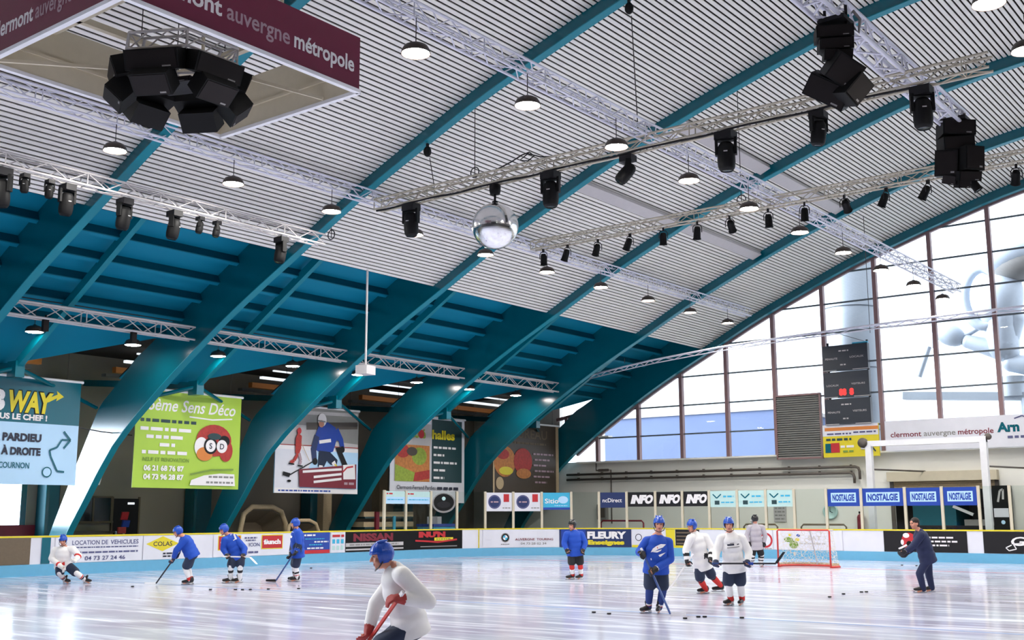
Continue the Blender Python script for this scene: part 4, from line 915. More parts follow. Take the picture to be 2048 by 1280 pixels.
for a, c in ((26.03, 26.1), (27.25, 27.32)):
    b = MB(); b.b2((XWL, a, 0), (XWL + 0.08, c, 2.5), 'tan_dark'); b.build('jamb', d)
t = thing('notice_window', 'dark framed notice window on the side wall left of the dark door', 'window', (XWL + 0.05, 25.2, 1.55))
b = MB(); b.b2((-0.02, -0.75, 0), (0.03, 0.75, 0.9), 'dark_glass'); b.build('pane', t)
b = MB()
for y in (-0.8, 0.0, 0.8): b.b2((0, y - 0.04, -0.05), (0.06, y + 0.04, 0.95), 'tan_dark')
b.b2((0, -0.84, 0.9), (0.06, 0.84, 0.97), 'tan_dark'); b.b2((0, -0.84, -0.08), (0.15, 0.84, 0), 'tan_dark'); b.build('frame', t)
t = thing('flyer_stand', 'small stand with red and blue flyers beside the dark door', 'flyer stand', (-39.1, 25.75, 0))
b = MB(); b.tube((0, 0, 0), (0, 0, 1.2), 0.04, 'grey'); b.lathe([(0.25, 0), (0.2, 0.05), (0, 0.05)], 'grey', 16); b.build('post', t)
b = MB(); b.box((0, 0, 1.75), (0.06, 0.3, 0.3), 'red', Matrix.Rotation(0.3, 3, 'Y')); b.box((0.02, 0.05, 1.45), (0.08, 0.3, 0.26), 'blue', Matrix.Rotation(0.3, 3, 'Y')); b.box((0.0, -0.1, 1.2), (0.08, 0.34, 0.24), 'food_red'); b.build('flyers', t)
t = thing('counter', 'low dark counter along the side wall below the notice window', 'counter', (-39.9, 25.0, 0)); b = MB(); b.b2((-0.3, -1.3, 0), (0.3, 0.6, 1.1), 'tan_dark'); b.build('body', t); b = MB(); b.b2((-0.35, -1.35, 1.1), (0.35, 0.65, 1.16), 'brown'); b.build('top', t)
t = thing('signal_lamp', 'small white floodlight clamped to the white-lit rib leg, upper one', 'floodlight', (-35.0, 22.35, 4.45)); b = MB(); b.ell((0.1, 0, 0), (0.1, 0.09, 0.17), 'white'); b.build('housing', t); b = MB(); b.tube((0, 0, 0), (-0.1, -0.2, 0.05), 0.02, 'grey'); b.build('arm', t)
t = thing('signal_lamp', 'small white floodlight clamped to the white-lit rib leg, lower one', 'floodlight', (-36.0, 22.35, 3.0)); b = MB(); b.box((0.2, 0, 0), (0.34, 0.2, 0.26), 'white', Matrix.Rotation(0.4, 3, 'Y')); b.build('housing', t); b = MB(); b.tube((0, 0, 0), (-0.1, -0.2, 0.05), 0.02, 'grey'); b.build('arm', t)
t = thing('tension_cable', 'thin dark cable strung between the banners across the white-lit rib leg', 'cable', (-34.3, 21.5, 4.55)); b = MB(); b.path([(0, -1.1, 0.12), (0, 0, 0), (0, 1.2, -0.06)], 0.02, 'cable', 6); b.build('line', t)
def stored_goal(x, y, s, lb):
    t = thing('stored_goal', lb, 'goal', (x, y, 0)); r = []
    for u, z in ((-1.25, 0), (-1.3, 1.2), (-1.15, 1.9), (-0.7, 2.2), (0.4, 2.2), (0.9, 2.0), (1.15, 1.5), (1.25, 0)): r.append(V((0, u * s, z * s)))
    b = MB(); b.path(r, 0.11 * s, 'tan', 10); b.build('padded_frame', t)
    b = MB(); c = [q * 0.93 for q in r]; bk = [V((-0.9 * s, q.y * 0.6, q.z * 0.7)) for q in r]
    for i in range(len(c) - 1): b.quad(c[i], c[i + 1], bk[i + 1], bk[i], 'tan_dark')
    b.add(bk, [tuple(range(len(bk)))], 'tan_dark'); b.build('canvas_net', t)
    return t
stored_goal(-36.6, 30.6, 0.95, 'beige padded goal stored behind the boards under the hockey photo banner, larger one')
stored_goal(-35.5, 31.75, 0.7, 'beige padded goal stored behind the boards, smaller one behind the standing player')
t = thing('stacked_benches', 'stack of beige benches with dark rails behind the boards, left of the rink glass', 'benches', (-36.6, 37.35, 0))
for i, z in enumerate((0.5, 1.0, 1.45, 1.9)):
    b = MB(); b.b2((-0.5, -1.6, z - 0.22), (0.5, 1.6, z), 'tan'); b.b2((-0.52, -1.55, z - 0.3), (0.52, 1.5, z - 0.22), 'green_dark'); b.build('bench', t)
b = MB(); b.b2((0.5, -0.95, 0), (0.62, -0.75, 1.9), 'dark_red'); b.build('red_post', t); b = MB(); b.b2((0.52, 0.2, 0), (0.58, 0.35, 1.7), 'cyan'); b.build('strap', t)
t = thing('wall_pillar', 'narrow beige pillar behind the stacked benches', 'pillar', (-38, 38.65, 0)); b = MB(); b.b2((-0.25, -0.27, 0), (0.25, 0.27, 4), 'tan'); b.b2((-0.3, -0.32, 0), (0.3, 0.32, 0.15), 'tan_dark'); b.build('shaft', t)
t = thing('wall_pillar', 'narrow beige pillar seen just below the hockey photo banner', 'pillar', (-38, 35.15, 0)); b = MB(); b.b2((-0.2, -0.25, 0), (0.2, 0.25, 3), 'tan'); b.b2((-0.25, -0.3, 0), (0.25, 0.3, 0.15), 'tan_dark'); b.build('shaft', t)
t = thing('crate', 'blue plastic crate behind the rink glass, beside the stacked benches', 'crate', (-35.2, 39.6, 0)); b = MB(); b.b2((-0.5, -0.8, 0), (0.5, 0.8, 1.3), 'cyan'); b.b2((-0.54, -0.84, 1.22), (0.54, 0.84, 1.34), 'blue'); b.build('bin', t); b = MB(); b.box((0, -0.2, 1.5), (0.5, 0.6, 0.35), 'grey_light', Matrix.Rotation(0.4, 3, 'Z')); b.build('bundle', t)

# ------------------------------------------------------------------ end wall furniture
def wallflat(x0, z0, y=YW, d=0.0): return Flat((x0, y - d, z0), (1, 0, 0), (0, -1, 0))
t = thing('scoreboard', 'tall dark electronic scoreboard with red digits in front of the glazing', 'scoreboard', (-18.6, 48.05, 5.6))
for i in range(3):
    b = MB(); b.b2((-1.05, -0.12, 0.02 + 1.19 * i), (1.0, 0.12, 1.15 + 1.19 * i), 'score'); f = b.build('module', t)
    p = Print(Flat((-1.05, -0.12, 0.02 + 1.19 * i), (1, 0, 0), (0, -1, 0))); a, c = (('PENALITE', 'VISITEURS'), ('LOCAUX', 'VISITEURS'), ('PENALITE', 'LOCAUX'))[i]
    p.text(a, 0.12, 0.5, 0.08, 'grey_light', 0.56); p.text(c, 1.25, 0.53, 0.08, 'grey_light', 0.62)
    if i == 1: p.text('88', 0.68, 0.1, 0.26, 'led', 0.34, bold=0.02); p.text('8', 1.15, 0.1, 0.26, 'led', 0.2, bold=0.02)
    else: p.bars(0.75, 1.2, 0.84, 0.06, 'grey_light', 3); p.bars(0.8, 1.05, 0.22, 0.06, 'grey_light', 4)
    p.rect(0, 0.0, 0.62, 0.03, 'grey_light'); p.rect(1.35, 0.0, 2.05, 0.03, 'grey_light'); p.build(f)
b = MB()
for x in (-0.9, 0.9): b.b2((x - 0.04, 0.12, -0.1), (x + 0.04, 0.2, 3.7), 'black2')
b.tube((0.3, 0, 3.57), (1.0, 0, 3.57), 0.05, 'cyan'); b.tube((0.9, 0.1, 3.6), (-0.9, 0.2, 4.3), 0.012, 'cable', 5); b.build('bracket', t)
t = thing('sponsor_sign', 'yellow and white sponsor sign directly below the scoreboard', 'sign', (-18.6, 48.05, 4.2)); b = MB(); b.b2((-1.25, -0.05, 0), (1.25, 0.05, 1.42), 'yellow'); b.build('panel', t)
p = Print(Flat((-1.25, -0.05, 0), (1, 0, 0), (0, -1, 0))); p.rect(0, 0.92, 2.5, 1.42, 'board_white'); p.rect(0.1, 1.15, 2.5, 1.3, 'orange'); p.bars(0.2, 1.3, 0.98, 0.07, 'letter_navy', 2); p.bars(1.4, 2.4, 1.02, 0.07, 'letter_navy', 5); p.bars(0.15, 1.3, 0.72, 0.1, 'green_dark', 4); p.rect(0.1, 0.2, 0.35, 0.6, 'teal'); p.rect(0.36, 0.2, 0.75, 0.62, 'red'); p.bars(0.8, 1.4, 0.4, 0.1, 'letter_white', 8); p.bars(0.9, 1.4, 0.2, 0.08, 'olive', 9); p.line([(1.9, 0.2), (2.2, 0.4), (2.35, 0.2)], 0.06, 'green_dark'); p.rect(1.7, 0.3, 2.0, 0.7, 'grey_light'); p.build(t)
t = thing('louvre_panel', 'grey louvred ventilation panel set in the glazing left of the scoreboard', 'ventilation panel', (-21.03, 48.15, 4.23)); b = MB(); b.b2((-1.07, 0.05, 0), (1.07, 0.12, 2.82), 'louvre')
for i in range(28): b.box((0, 0, 0.05 + 0.1 * i), (2.1, 0.1, 0.02), 'louvre', Matrix.Rotation(0.6, 3, 'X'))
b.build('slats', t); b = MB()
for a, c in (((-1.1, -0.06, -0.05), (1.1, 0.12, 0.03)), ((-1.1, -0.06, 2.8), (1.1, 0.12, 2.88)), ((-1.1, -0.06, 0), (-1.03, 0.12, 2.82)), ((1.03, -0.06, 0), (1.1, 0.12, 2.82))): b.b2(a, c, 'mullion')
b.build('frame', t)
t = thing('wall_sign', 'long pale sign with maroon, grey and teal lettering on the end wall', 'sign', (-13.2, 48.05, 4.5)); b = MB(); b.b2((-3.85, -0.06, -0.12), (5.5, 0.06, 1.16), 'board_white'); b.build('panel', t)
p = Print(Flat((-4.0, -0.06, 0), (1, 0, 0), (0, -1, 0))); p.text('clermont', 0.38, 0.46, 0.22, 'dark_red', 1.3); p.text('auvergne', 1.78, 0.46, 0.22, 'grey', 1.3); p.text('métropole', 3.18, 0.46, 0.22, 'dark_red', 1.4); p.text('Arn', 4.72, 0.5, 0.36, 'teal', 0.85, bold=0.02); p.bars(5.1, 6.2, 0.22, 0.1, 'letter_navy', 4); p.line([(5.4, 1.0), (5.7, 1.1), (6.0, 0.95)], 0.05, 'letter_navy'); p.build(t)
for k, (z, xe) in enumerate(((3.78, -18.4), (3.52, -18.65))):
    t = thing('service_pipe', ('upper', 'lower')[k] + ' of two grey pipes running along the end wall, elbow at the right end', 'pipe', (-26, 48.35, z)); b = MB(); b.path([(-8, 0, 0), (xe + 26 - 0.2, 0, 0), (xe + 26 - 0.05, 0, -0.05), (xe + 26, 0, -0.2), (xe + 26, 0, -0.55 + 0.1 * k)], 0.06, 'pipe', 10); b.build('pipe_run', t)
    b = MB()
    for i in range(11): b.box((-7.3 + 1.45 * i, 0.06, 0.02), (0.04, 0.18, 0.16), 'pipe')
    b.build('clamp', t)
t = thing('conduit', 'thin dark conduit dropping from the glazing sill at the left of the end wall', 'conduit', (-32.3, 48.55, 0)); b = MB(); b.path([(0, 0, 4.4), (0, 0, 3.98), (0.9, 0, 3.98), (0.9, 0, 1.3)], 0.03, 'pipe', 6); b.box((0.45, 0, 3.98), (0.6, 0.06, 0.12), 'pipe'); b.build('tube', t)
t = thing('grey_cabinet', 'small grey electrical box on the end wall behind the navy sticker panel', 'cabinet', (-31.9, 48.5, 1.5)); b = MB(); b.b2((-0.28, -0.12, 0), (0.28, 0.1, 0.75), 'grey'); b.build('case', t); b = MB(); b.b2((-0.2, -0.14, 0.1), (0.2, -0.12, 0.65), 'pipe'); b.build('door', t)
t = thing('notice', 'white notice with small print on the end wall behind the goal', 'notice', (-22.3, 48.56, 1.4)); b = MB(); b.b2((-0.3, -0.02, 0), (0.3, 0.02, 0.75), 'grey_light'); b.build('sheet', t); p = Print(Flat((-0.3, -0.02, 0), (1, 0, 0), (0, -1, 0)))
for i in range(4): p.bars(0.06, 0.54, 0.1 + 0.16 * i, 0.06, 'grey', 70 + i)
p.build(t)
t = thing('wall_clock', 'round clock outline on the end wall right of the notice', 'clock', (-19.9, 48.56, 1.85)); b = MB(); b.lathe([(0.3, 0), (0.34, 0.0), (0.34, 0.05), (0.28, 0.05), (0.28, 0.01), (0, 0.01)], 'pale_teal', 32, (0, 0, 0), Matrix.Rotation(pi / 2, 3, 'X')); b.build('face', t); b = MB(); b.tube((0, -0.06, 0), (0, -0.06, 0.2), 0.015, 'green_dark'); b.tube((0, -0.06, 0), (0.12, -0.06, -0.05), 0.015, 'green_dark'); b.build('hands', t)
t = thing('fire_extinguisher', 'red fire extinguisher on the end wall left of the white net portal', 'fire extinguisher', (-18.5, 48.4, 1.0)); b = MB(); b.lathe([(0, 0), (0.13, 0), (0.14, 0.05), (0.14, 0.6), (0.1, 0.7), (0.04, 0.74), (0, 0.74)], 'dark_red', 16); b.build('cylinder', t); b = MB(); b.box((0, -0.02, 0.8), (0.06, 0.16, 0.1), 'black'); b.path([(0.05, -0.05, 0.78), (0.16, -0.06, 0.6), (0.14, -0.1, 0.25)], 0.02, 'black', 6); b.build('hose', t)
t = thing('drinks_machine', 'tall black drinks machine with a white panel at the right of the garage door', 'vending machine', (-12.55, 48.25, 0)); b = MB(); b.b2((-0.3, -0.3, 0), (0.3, 0.3, 2.85), 'black'); b.build('case', t); p = Print(Flat((-0.3, -0.3, 0), (1, 0, 0), (0, -1, 0))); p.rect(0.02, 1.6, 0.58, 1.95, 'board_white'); p.line([(0.2, 2.2), (0.3, 2.65), (0.42, 2.7), (0.4, 2.3)], 0.08, 'grey_light'); p.disc(0.35, 1.4, 0.08, 'pale_blue'); p.build(t)
dg = struct(MB().build('door_2')); b = MB(); b.b2((G0 - 0.1, YW - 0.35, 3.1), (G1 + 0.1, YW, 3.5), 'cream')
for i in range(5): b.b2((G0, YW - 0.02, 2.75 + 0.08 * i), (G1, YW + 0.06, 2.815 + 0.08 * i), 'tan')
b.build('roller_shutter', dg)
for x in (G0, G1):
    b = MB(); b.b2((x - 0.08, YW - 0.06, 0), (x + 0.08, YW, 3.1), 'pipe'); b.build('guide_rail', dg)
t = thing('ice_resurfacer', 'dark ice resurfacing machine parked inside the open garage behind the rink glass', 'ice resurfacer', (-14.9, YW + 1.6, 0))
b = MB(); b.b2((-1.7, -1.0, 0.55), (1.9, 1.0, 1.25), 'black2'); b.b2((-1.6, -0.95, 1.25), (0.2, 0.95, 2.1), 'teal_dark'); b.b2((0.5, -0.9, 1.25), (1.8, 0.9, 1.5), 'grey'); b.build('body', t)
b = MB(); b.b2((-1.5, -0.8, 2.1), (0.1, 0.8, 2.45), 'dark_red'); b.build('snow_tank', t); b = MB(); b.bar((0.1, -0.96, 2.05), (0.9, -0.96, 1.7), 0.06, 0.12, 'white'); b.build('side_rail', t)
b = MB(); b.b2((0.7, -0.4, 1.5), (1.2, 0.4, 2.0), 'black'); b.build('seat', t)
for x in (-1.1, 1.2):
    for y in (-0.9, 0.9):
        b = MB(); b.lathe([(0.2, -0.12), (0.42, -0.12), (0.45, 0), (0.42, 0.12), (0.2, 0.12)], 'rubber', 20, (x, y, 0.4), Matrix.Rotation(pi / 2, 3, 'X')); b.build('wheel', t)
t = thing('net_portal', 'white tubular portal frame standing behind the end boards', 'portal frame', (-14.3, 44.5, 0))
for x in (-2.2, 2.2):
    b = MB(); b.b2((x - 0.12, -0.12, 0), (x + 0.12, 0.12, 4.6), 'white'); b.b2((x - 0.12, -0.1, 0), (x - 0.06, 0.125, 4.6), 'cream'); b.build('post', t)
b = MB(); b.b2((-2.32, -0.1, 4.4), (2.32, 0.1, 4.62), 'white'); b.build('beam', t)
b = MB(); b.lathe([(0.0, -0.06), (0.2, -0.06), (0.16, 0), (0.2, 0.06), (0, 0.06)], 'pipe', 20, (-2.4, -0.1, 4.55), Matrix.Rotation(pi / 2, 3, 'X')); b.lathe([(0.0, -0.06), (0.12, -0.06), (0.12, 0.06), (0, 0.06)], 'pipe', 16, (2.38, 0, 4.6), Matrix.Rotation(pi / 2, 3, 'X')); b.build('pulley', t)
b = MB()
for x in (-2.2, 2.2): b.tube((x, 0, 3.5), (x + 0.9, 3.9, 3.5), 0.035, 'pipe')
b.build('wall_strut', t)
for k, (x, w) in enumerate(((-22.3, 1.6), (-19.4, 2.0), (-29.5, 2.4))):
    t = thing('handrail', 'low %s rail behind the end boards, %s' % (('brown', 'brown', 'dark red')[k], ('left of the wall clock', 'below the wall clock', 'behind the blue-jersey player')[k]), 'rail', (x, 46.5, 0)); b = MB(); z = (1.3, 1.3, 1.45)[k]
    b.path([(-w / 2, 0, 0), (-w / 2, 0, z - 0.1), (-w / 2 + 0.1, 0, z), (w / 2 - 0.1, 0, z), (w / 2, 0, z - 0.1), (w / 2, 0, 0)], 0.04, ('tan_dark', 'tan_dark', 'dark_red')[k], 8); b.build('tube', t)

# ------------------------------------------------------------------ goal and pucks
t = thing('goal', 'red-framed ice hockey goal with a white net in front of the end boards', 'goal', (-15.75, 36.0, 0))
b = MB(); w, hh = 0.915, 1.22; b.path([(-w, 0, 0), (-w, 0, hh - 0.04), (-w + 0.04, 0, hh), (w - 0.04, 0, hh), (w, 0, hh - 0.04), (w, 0, 0)], 0.03, 'net_red', 10); b.build('front_frame', t)
b = MB(); bs = [(-w, 0, 0.03), (-w * 1.08, 0.55, 0.03), (-0.7, 1.0, 0.03), (0, 1.1, 0.03), (0.7, 1.0, 0.03), (w * 1.08, 0.55, 0.03), (w, 0, 0.03)]; b.path(bs, 0.04, 'net_red', 8); b.build('base_frame', t)
tp = [(-w, 0, hh), (-w, 0.3, hh), (-0.6, 0.52, hh - 0.02), (0, 0.56, hh - 0.02), (0.6, 0.52, hh - 0.02), (w, 0.3, hh), (w, 0, hh)]
b = MB(); b.path(tp, 0.02, 'grey_light', 6); b.tube((0, 0.56, hh), (0, 1.1, 0.05), 0.025, 'grey_light'); b.build('rear_frame', t)
b = MB()
for i in range(6): b.quad(bs[i], bs[i + 1], tp[i + 1], tp[i], 'netting')
b.add(tp, [tuple(range(7))], 'netting'); b.build('net', t)
b = MB()
for i in range(6): b.quad(bs[i], bs[i + 1], V(bs[i + 1]) + V((0, -0.02, 0.1)), V(bs[i]) + V((0, -0.02, 0.1)), 'tan')
b.build('skirt', t)
b = MB(); b.lathe([(0, 0), (0.036, 0), (0.038, 0.004), (0.038, 0.021), (0.036, 0.025), (0, 0.025)], 'rubber', 20); pm = b.mesh('puck')
PUCKS = [(-25.13, 16.88, 'ahead of the white stick blade at the left'), (-22.58, 17.3, 'left of the bent player in blue resting on his stick'), (-22.05, 17.62, 'first of three lying in a row below the bent player in blue'), (-21.93, 17.73, 'middle of three lying in a row below the bent player in blue'), (-21.8, 17.86, 'last of three lying in a row below the bent player in blue'),
         (-21.55, 18.2, 'just left of the standing player\'s black stick blade'), (-21.1, 18.75, 'near the standing player\'s skates'), (-28.9, 26.2, 'against the far side boards behind the standing player'), (-11.66, 17.38, 'left one of a pair left of the front player in blue'), (-11.27, 17.28, 'right one of a pair left of the front player in blue'),
         (-9.75, 17.3, 'beside the front player\'s stick blade'), (-9.71, 17.69, 'left half of the touching pair in front of the white-jersey players'), (-9.62, 17.75, 'right half of the touching pair in front of the white-jersey players'), (-9.02, 17.95, 'alone below the standing white-jersey player'),
         (-9.74, 23.49, 'nearest one of a line on the right-hand ice'), (-9.85, 24.53, 'second one of a line on the right-hand ice'), (-9.77, 25.38, 'third one of a line on the right-hand ice'), (-9.7, 25.5, 'fourth one of a line on the right-hand ice'), (-13.64, 39.26, 'left one near the end boards by the coach'), (-13.11, 39.16, 'right one near the end boards by the coach')]
for x, y, lb in PUCKS:
    o = bpy.data.objects.new('puck', pm); COL.objects.link(o); o.location = (x, y, 0.003); tag(o, 'black puck ' + lb, 'puck', 'pucks on the ice')
PEOPLE = {
    'P1': {"loc": [-27.65, 16.87, 0], "j": {"head": [-0.318, -0.244, 1.115], "neck": [-0.326, -0.164, 0.946], "sl": [-0.549, -0.148, 0.856], "sr": [-0.076, -0.152, 0.881], "el": [-0.621, -0.163, 0.651], "hl": [-0.188, -0.425, 0.405], "er": [0.1, -0.174, 0.714], "hr": [0.079, -0.407, 0.595], "hip": [-0.347, -0.032, 0.478], "kl": [-0.359, -0.196, 0.255], "kr": [0.085, -0.198, 0.266], "al": [-0.289, -0.016, 0.091], "ar": [0.25, -0.016, 0.09], "tl": [-0.144, -0.103, 0.006], "tr": [0.419, -0.102, 0.005]}, "face": [0.15, -1]},
    'P2': {"loc": [-24.83, 18.34, 0], "j": {"head": [-0.28, -0.231, 1.334], "neck": [-0.138, -0.209, 1.207], "sl": [-0.035, -0.379, 1.134], "sr": [-0.165, -0.017, 1.152], "el": [-0.248, -0.397, 0.884], "hl": [-0.362, -0.235, 0.653], "er": [-0.322, 0.027, 0.897], "hr": [-0.281, -0.134, 0.775], "hip": [0.079, -0.132, 0.762], "kl": [-0.054, -0.195, 0.425], "kr": [-0.059, 0.046, 0.439], "al": [0.058, -0.13, 0.108], "ar": [0.033, 0.093, 0.108], "tl": [-0.148, -0.115, 0.02], "tr": [-0.174, 0.108, 0.019]}, "face": [-1, -0.25]},
    'P3': {"loc": [-24.39, 19.44, 0], "j": {"head": [-0.259, -0.289, 1.375], "neck": [-0.141, -0.213, 1.231], "sl": [-0.216, -0.315, 1.118], "sr": [0.056, -0.195, 1.127], "el": [-0.256, -0.275, 0.885], "hl": [-0.119, -0.377, 0.709], "er": [0.283, -0.175, 0.894], "hr": [0.287, -0.325, 0.706], "hip": [0.061, -0.044, 0.723], "kl": [-0.056, -0.217, 0.434], "kr": [0.178, -0.156, 0.431], "al": [-0.092, -0.018, 0.104], "ar": [0.145, -0.016, 0.09], "tl": [-0.234, -0.062, 0.004], "tr": [0.015, -0.059, -0.009]}, "face": [-0.9, -0.45]},
    'P4': {"loc": [-23.59, 20.83, 0], "j": {"head": [0.004, -0.263, 1.52], "neck": [0.058, -0.238, 1.375], "sl": [0.105, -0.405, 1.285], "sr": [-0.018, -0.039, 1.279], "el": [0.156, -0.418, 1.01], "hl": [0.079, -0.4, 0.788], "er": [-0.09, 0.03, 1.0], "hr": [-0.099, -0.223, 0.704], "hip": [0.069, -0.128, 0.74], "kl": [0.034, -0.171, 0.401], "kr": [-0.045, 0.031, 0.405], "al": [0.086, -0.118, 0.098], "ar": [-0.006, 0.084, 0.1], "tl": [-0.114, -0.103, 0.006], "tr": [-0.194, 0.1, 0.008]}, "face": [-1, -0.05]},
    'P5': {"loc": [-8.22, 8.77, 0], "j": {"head": [-0.236, -0.231, 1.333], "neck": [-0.109, -0.211, 1.221], "sl": [0.002, -0.401, 1.146], "sr": [-0.078, 0.003, 1.156], "el": [0.264, -0.378, 0.894], "hl": [-0.029, -0.507, 0.934], "er": [-0.308, -0.024, 0.845], "hr": [-0.369, -0.121, 0.584], "hip": [0.063, -0.109, 0.631], "kl": [-0.278, -0.214, 0.417], "kr": [-0.242, 0.091, 0.412], "al": [-0.007, -0.157, 0.146], "ar": [0.029, 0.122, 0.118], "tl": [-0.189, -0.141, 0.052], "tr": [-0.148, 0.138, 0.022]}, "face": [-1, -0.2]},
    'P6': {"loc": [-17.96, 25.93, 0], "j": {"head": [-0.105, -0.252, 1.455], "neck": [-0.065, -0.226, 1.306], "sl": [-0.259, -0.261, 1.214], "sr": [0.143, -0.159, 1.211], "el": [-0.33, -0.272, 0.986], "hl": [-0.256, -0.388, 0.776], "er": [0.249, -0.17, 0.982], "hr": [0.167, -0.335, 0.76], "hip": [-0.025, -0.128, 0.741], "kl": [-0.128, -0.195, 0.423], "kr": [0.107, -0.134, 0.42], "al": [-0.095, -0.019, 0.108], "ar": [0.137, -0.019, 0.107], "tl": [-0.236, -0.084, 0.019], "tr": [0.02, -0.123, 0.007]}, "face": [-0.7, -0.7]},
    'P7': {"loc": [-10.78, 18.01, 0], "j": {"head": [0.087, -0.333, 1.57], "neck": [0.067, -0.236, 1.365], "sl": [-0.122, -0.22, 1.268], "sr": [0.255, -0.216, 1.249], "el": [-0.247, -0.085, 1.079], "hl": [-0.216, -0.367, 1.062], "er": [0.284, -0.217, 0.959], "hr": [-0.074, -0.455, 0.752], "hip": [0.038, -0.138, 0.798], "kl": [-0.089, -0.157, 0.44], "kr": [0.152, -0.156, 0.43], "al": [-0.099, -0.018, 0.107], "ar": [0.084, -0.065, 0.084], "tl": [-0.239, -0.128, 0.037], "tr": [0.035, -0.227, 0.019]}, "face": [-0.1, -1]},
    'P8': {"loc": [-12.38, 23.11, 0], "j": {"head": [-0.399, -0.256, 1.479], "neck": [-0.332, -0.229, 1.324], "sl": [-0.457, -0.363, 1.217], "sr": [-0.089, -0.163, 1.234], "el": [-0.565, -0.369, 0.956], "hl": [-0.548, -0.427, 0.709], "er": [0.05, -0.219, 0.972], "hr": [-0.031, -0.381, 0.738], "hip": [-0.166, -0.107, 0.618], "kl": [-0.237, -0.207, 0.318], "kr": [0.075, 0.038, 0.369], "al": [-0.082, -0.034, 0.079], "ar": [0.314, 0.279, 0.146], "tl": [-0.245, -0.062, 0.005], "tr": [0.234, 0.295, 0.057]}, "face": [-0.85, -0.55]},
    'P9': {"loc": [-10.34, 20.42, 0], "j": {"head": [-0.182, -0.328, 1.542], "neck": [-0.142, -0.239, 1.379], "sl": [-0.317, -0.221, 1.274], "sr": [0.081, -0.22, 1.273], "el": [-0.424, -0.229, 1.027], "hl": [-0.47, -0.395, 0.816], "er": [0.206, -0.228, 1.025], "hr": [0.135, -0.395, 0.814], "hip": [-0.066, -0.128, 0.737], "kl": [-0.203, -0.172, 0.409], "kr": [0.047, -0.131, 0.406], "al": [-0.126, -0.015, 0.086], "ar": [0.088, -0.015, 0.086], "tl": [-0.252, -0.105, 0.018], "tr": [-0.021, -0.206, 0.016]}, "face": [-0.1, -1]},
    'P10': {"loc": [-17.18, 35.48, 0], "j": {"head": [-0.096, -0.272, 1.569], "neck": [-0.08, -0.243, 1.404], "sl": [-0.264, -0.226, 1.305], "sr": [0.155, -0.226, 1.304], "el": [-0.366, -0.18, 1.041], "hl": [-0.304, -0.236, 0.78], "er": [0.254, -0.18, 1.04], "hr": [0.192, -0.182, 0.76], "hip": [-0.048, -0.117, 0.677], "kl": [-0.194, -0.117, 0.382], "kr": [0.129, -0.018, 0.394], "al": [-0.201, -0.02, 0.116], "ar": [0.112, 0.034, 0.097], "tl": [-0.226, 0.117, 0.028], "tr": [0.201, 0.151, 0.009]}, "face": [-0.6, 0.8]},
    'P11': {"loc": [-8.64, 26.19, 0], "j": {"head": [-0.209, -0.265, 1.53], "neck": [-0.109, -0.236, 1.364], "sl": [-0.129, -0.402, 1.267], "sr": [0.017, -0.06, 1.283], "el": [-0.323, -0.401, 1.027], "hl": [-0.534, -0.409, 0.896], "er": [-0.146, -0.024, 1.016], "hr": [-0.396, -0.129, 0.865], "hip": [0.081, -0.132, 0.765], "kl": [-0.143, -0.196, 0.428], "kr": [0.158, 0.056, 0.381], "al": [-0.04, -0.096, 0.083], "ar": [0.236, 0.137, 0.089], "tl": [-0.197, -0.082, 0.006], "tr": [0.089, 0.15, 0.012]}, "face": [-1, -0.3]}
}
STICKS = {
    'S2': [[-24.897, 18.039, 0.84], [-25.411, 17.758, 0.008], [-25.701, 17.603, -0.019]],
    'S3': [[-24.299, 18.972, 0.698], [-23.811, 19.458, 0.681], [-23.715, 19.516, 0.579]],
    'S4': [[-23.196, 20.549, 0.92], [-23.915, 20.45, -0.006], [-24.146, 20.288, -0.084]],
    'S5': [[-7.859, 8.343, 1.0], [-8.852, 8.536, 0.114], [-9.029, 8.458, 0.023]],
    'S7': [[-10.777, 17.605, 1.157], [-10.235, 17.648, -0.05], [-10.093, 17.762, -0.068]],
    'S8': [[-12.411, 22.455, 0.884], [-12.976, 22.364, 0.115], [-13.089, 22.291, 0.05]],
    'S9': [[-10.491, 19.712, 0.819], [-9.542, 20.502, 0.814], [-9.397, 20.567, 1.031]]
}
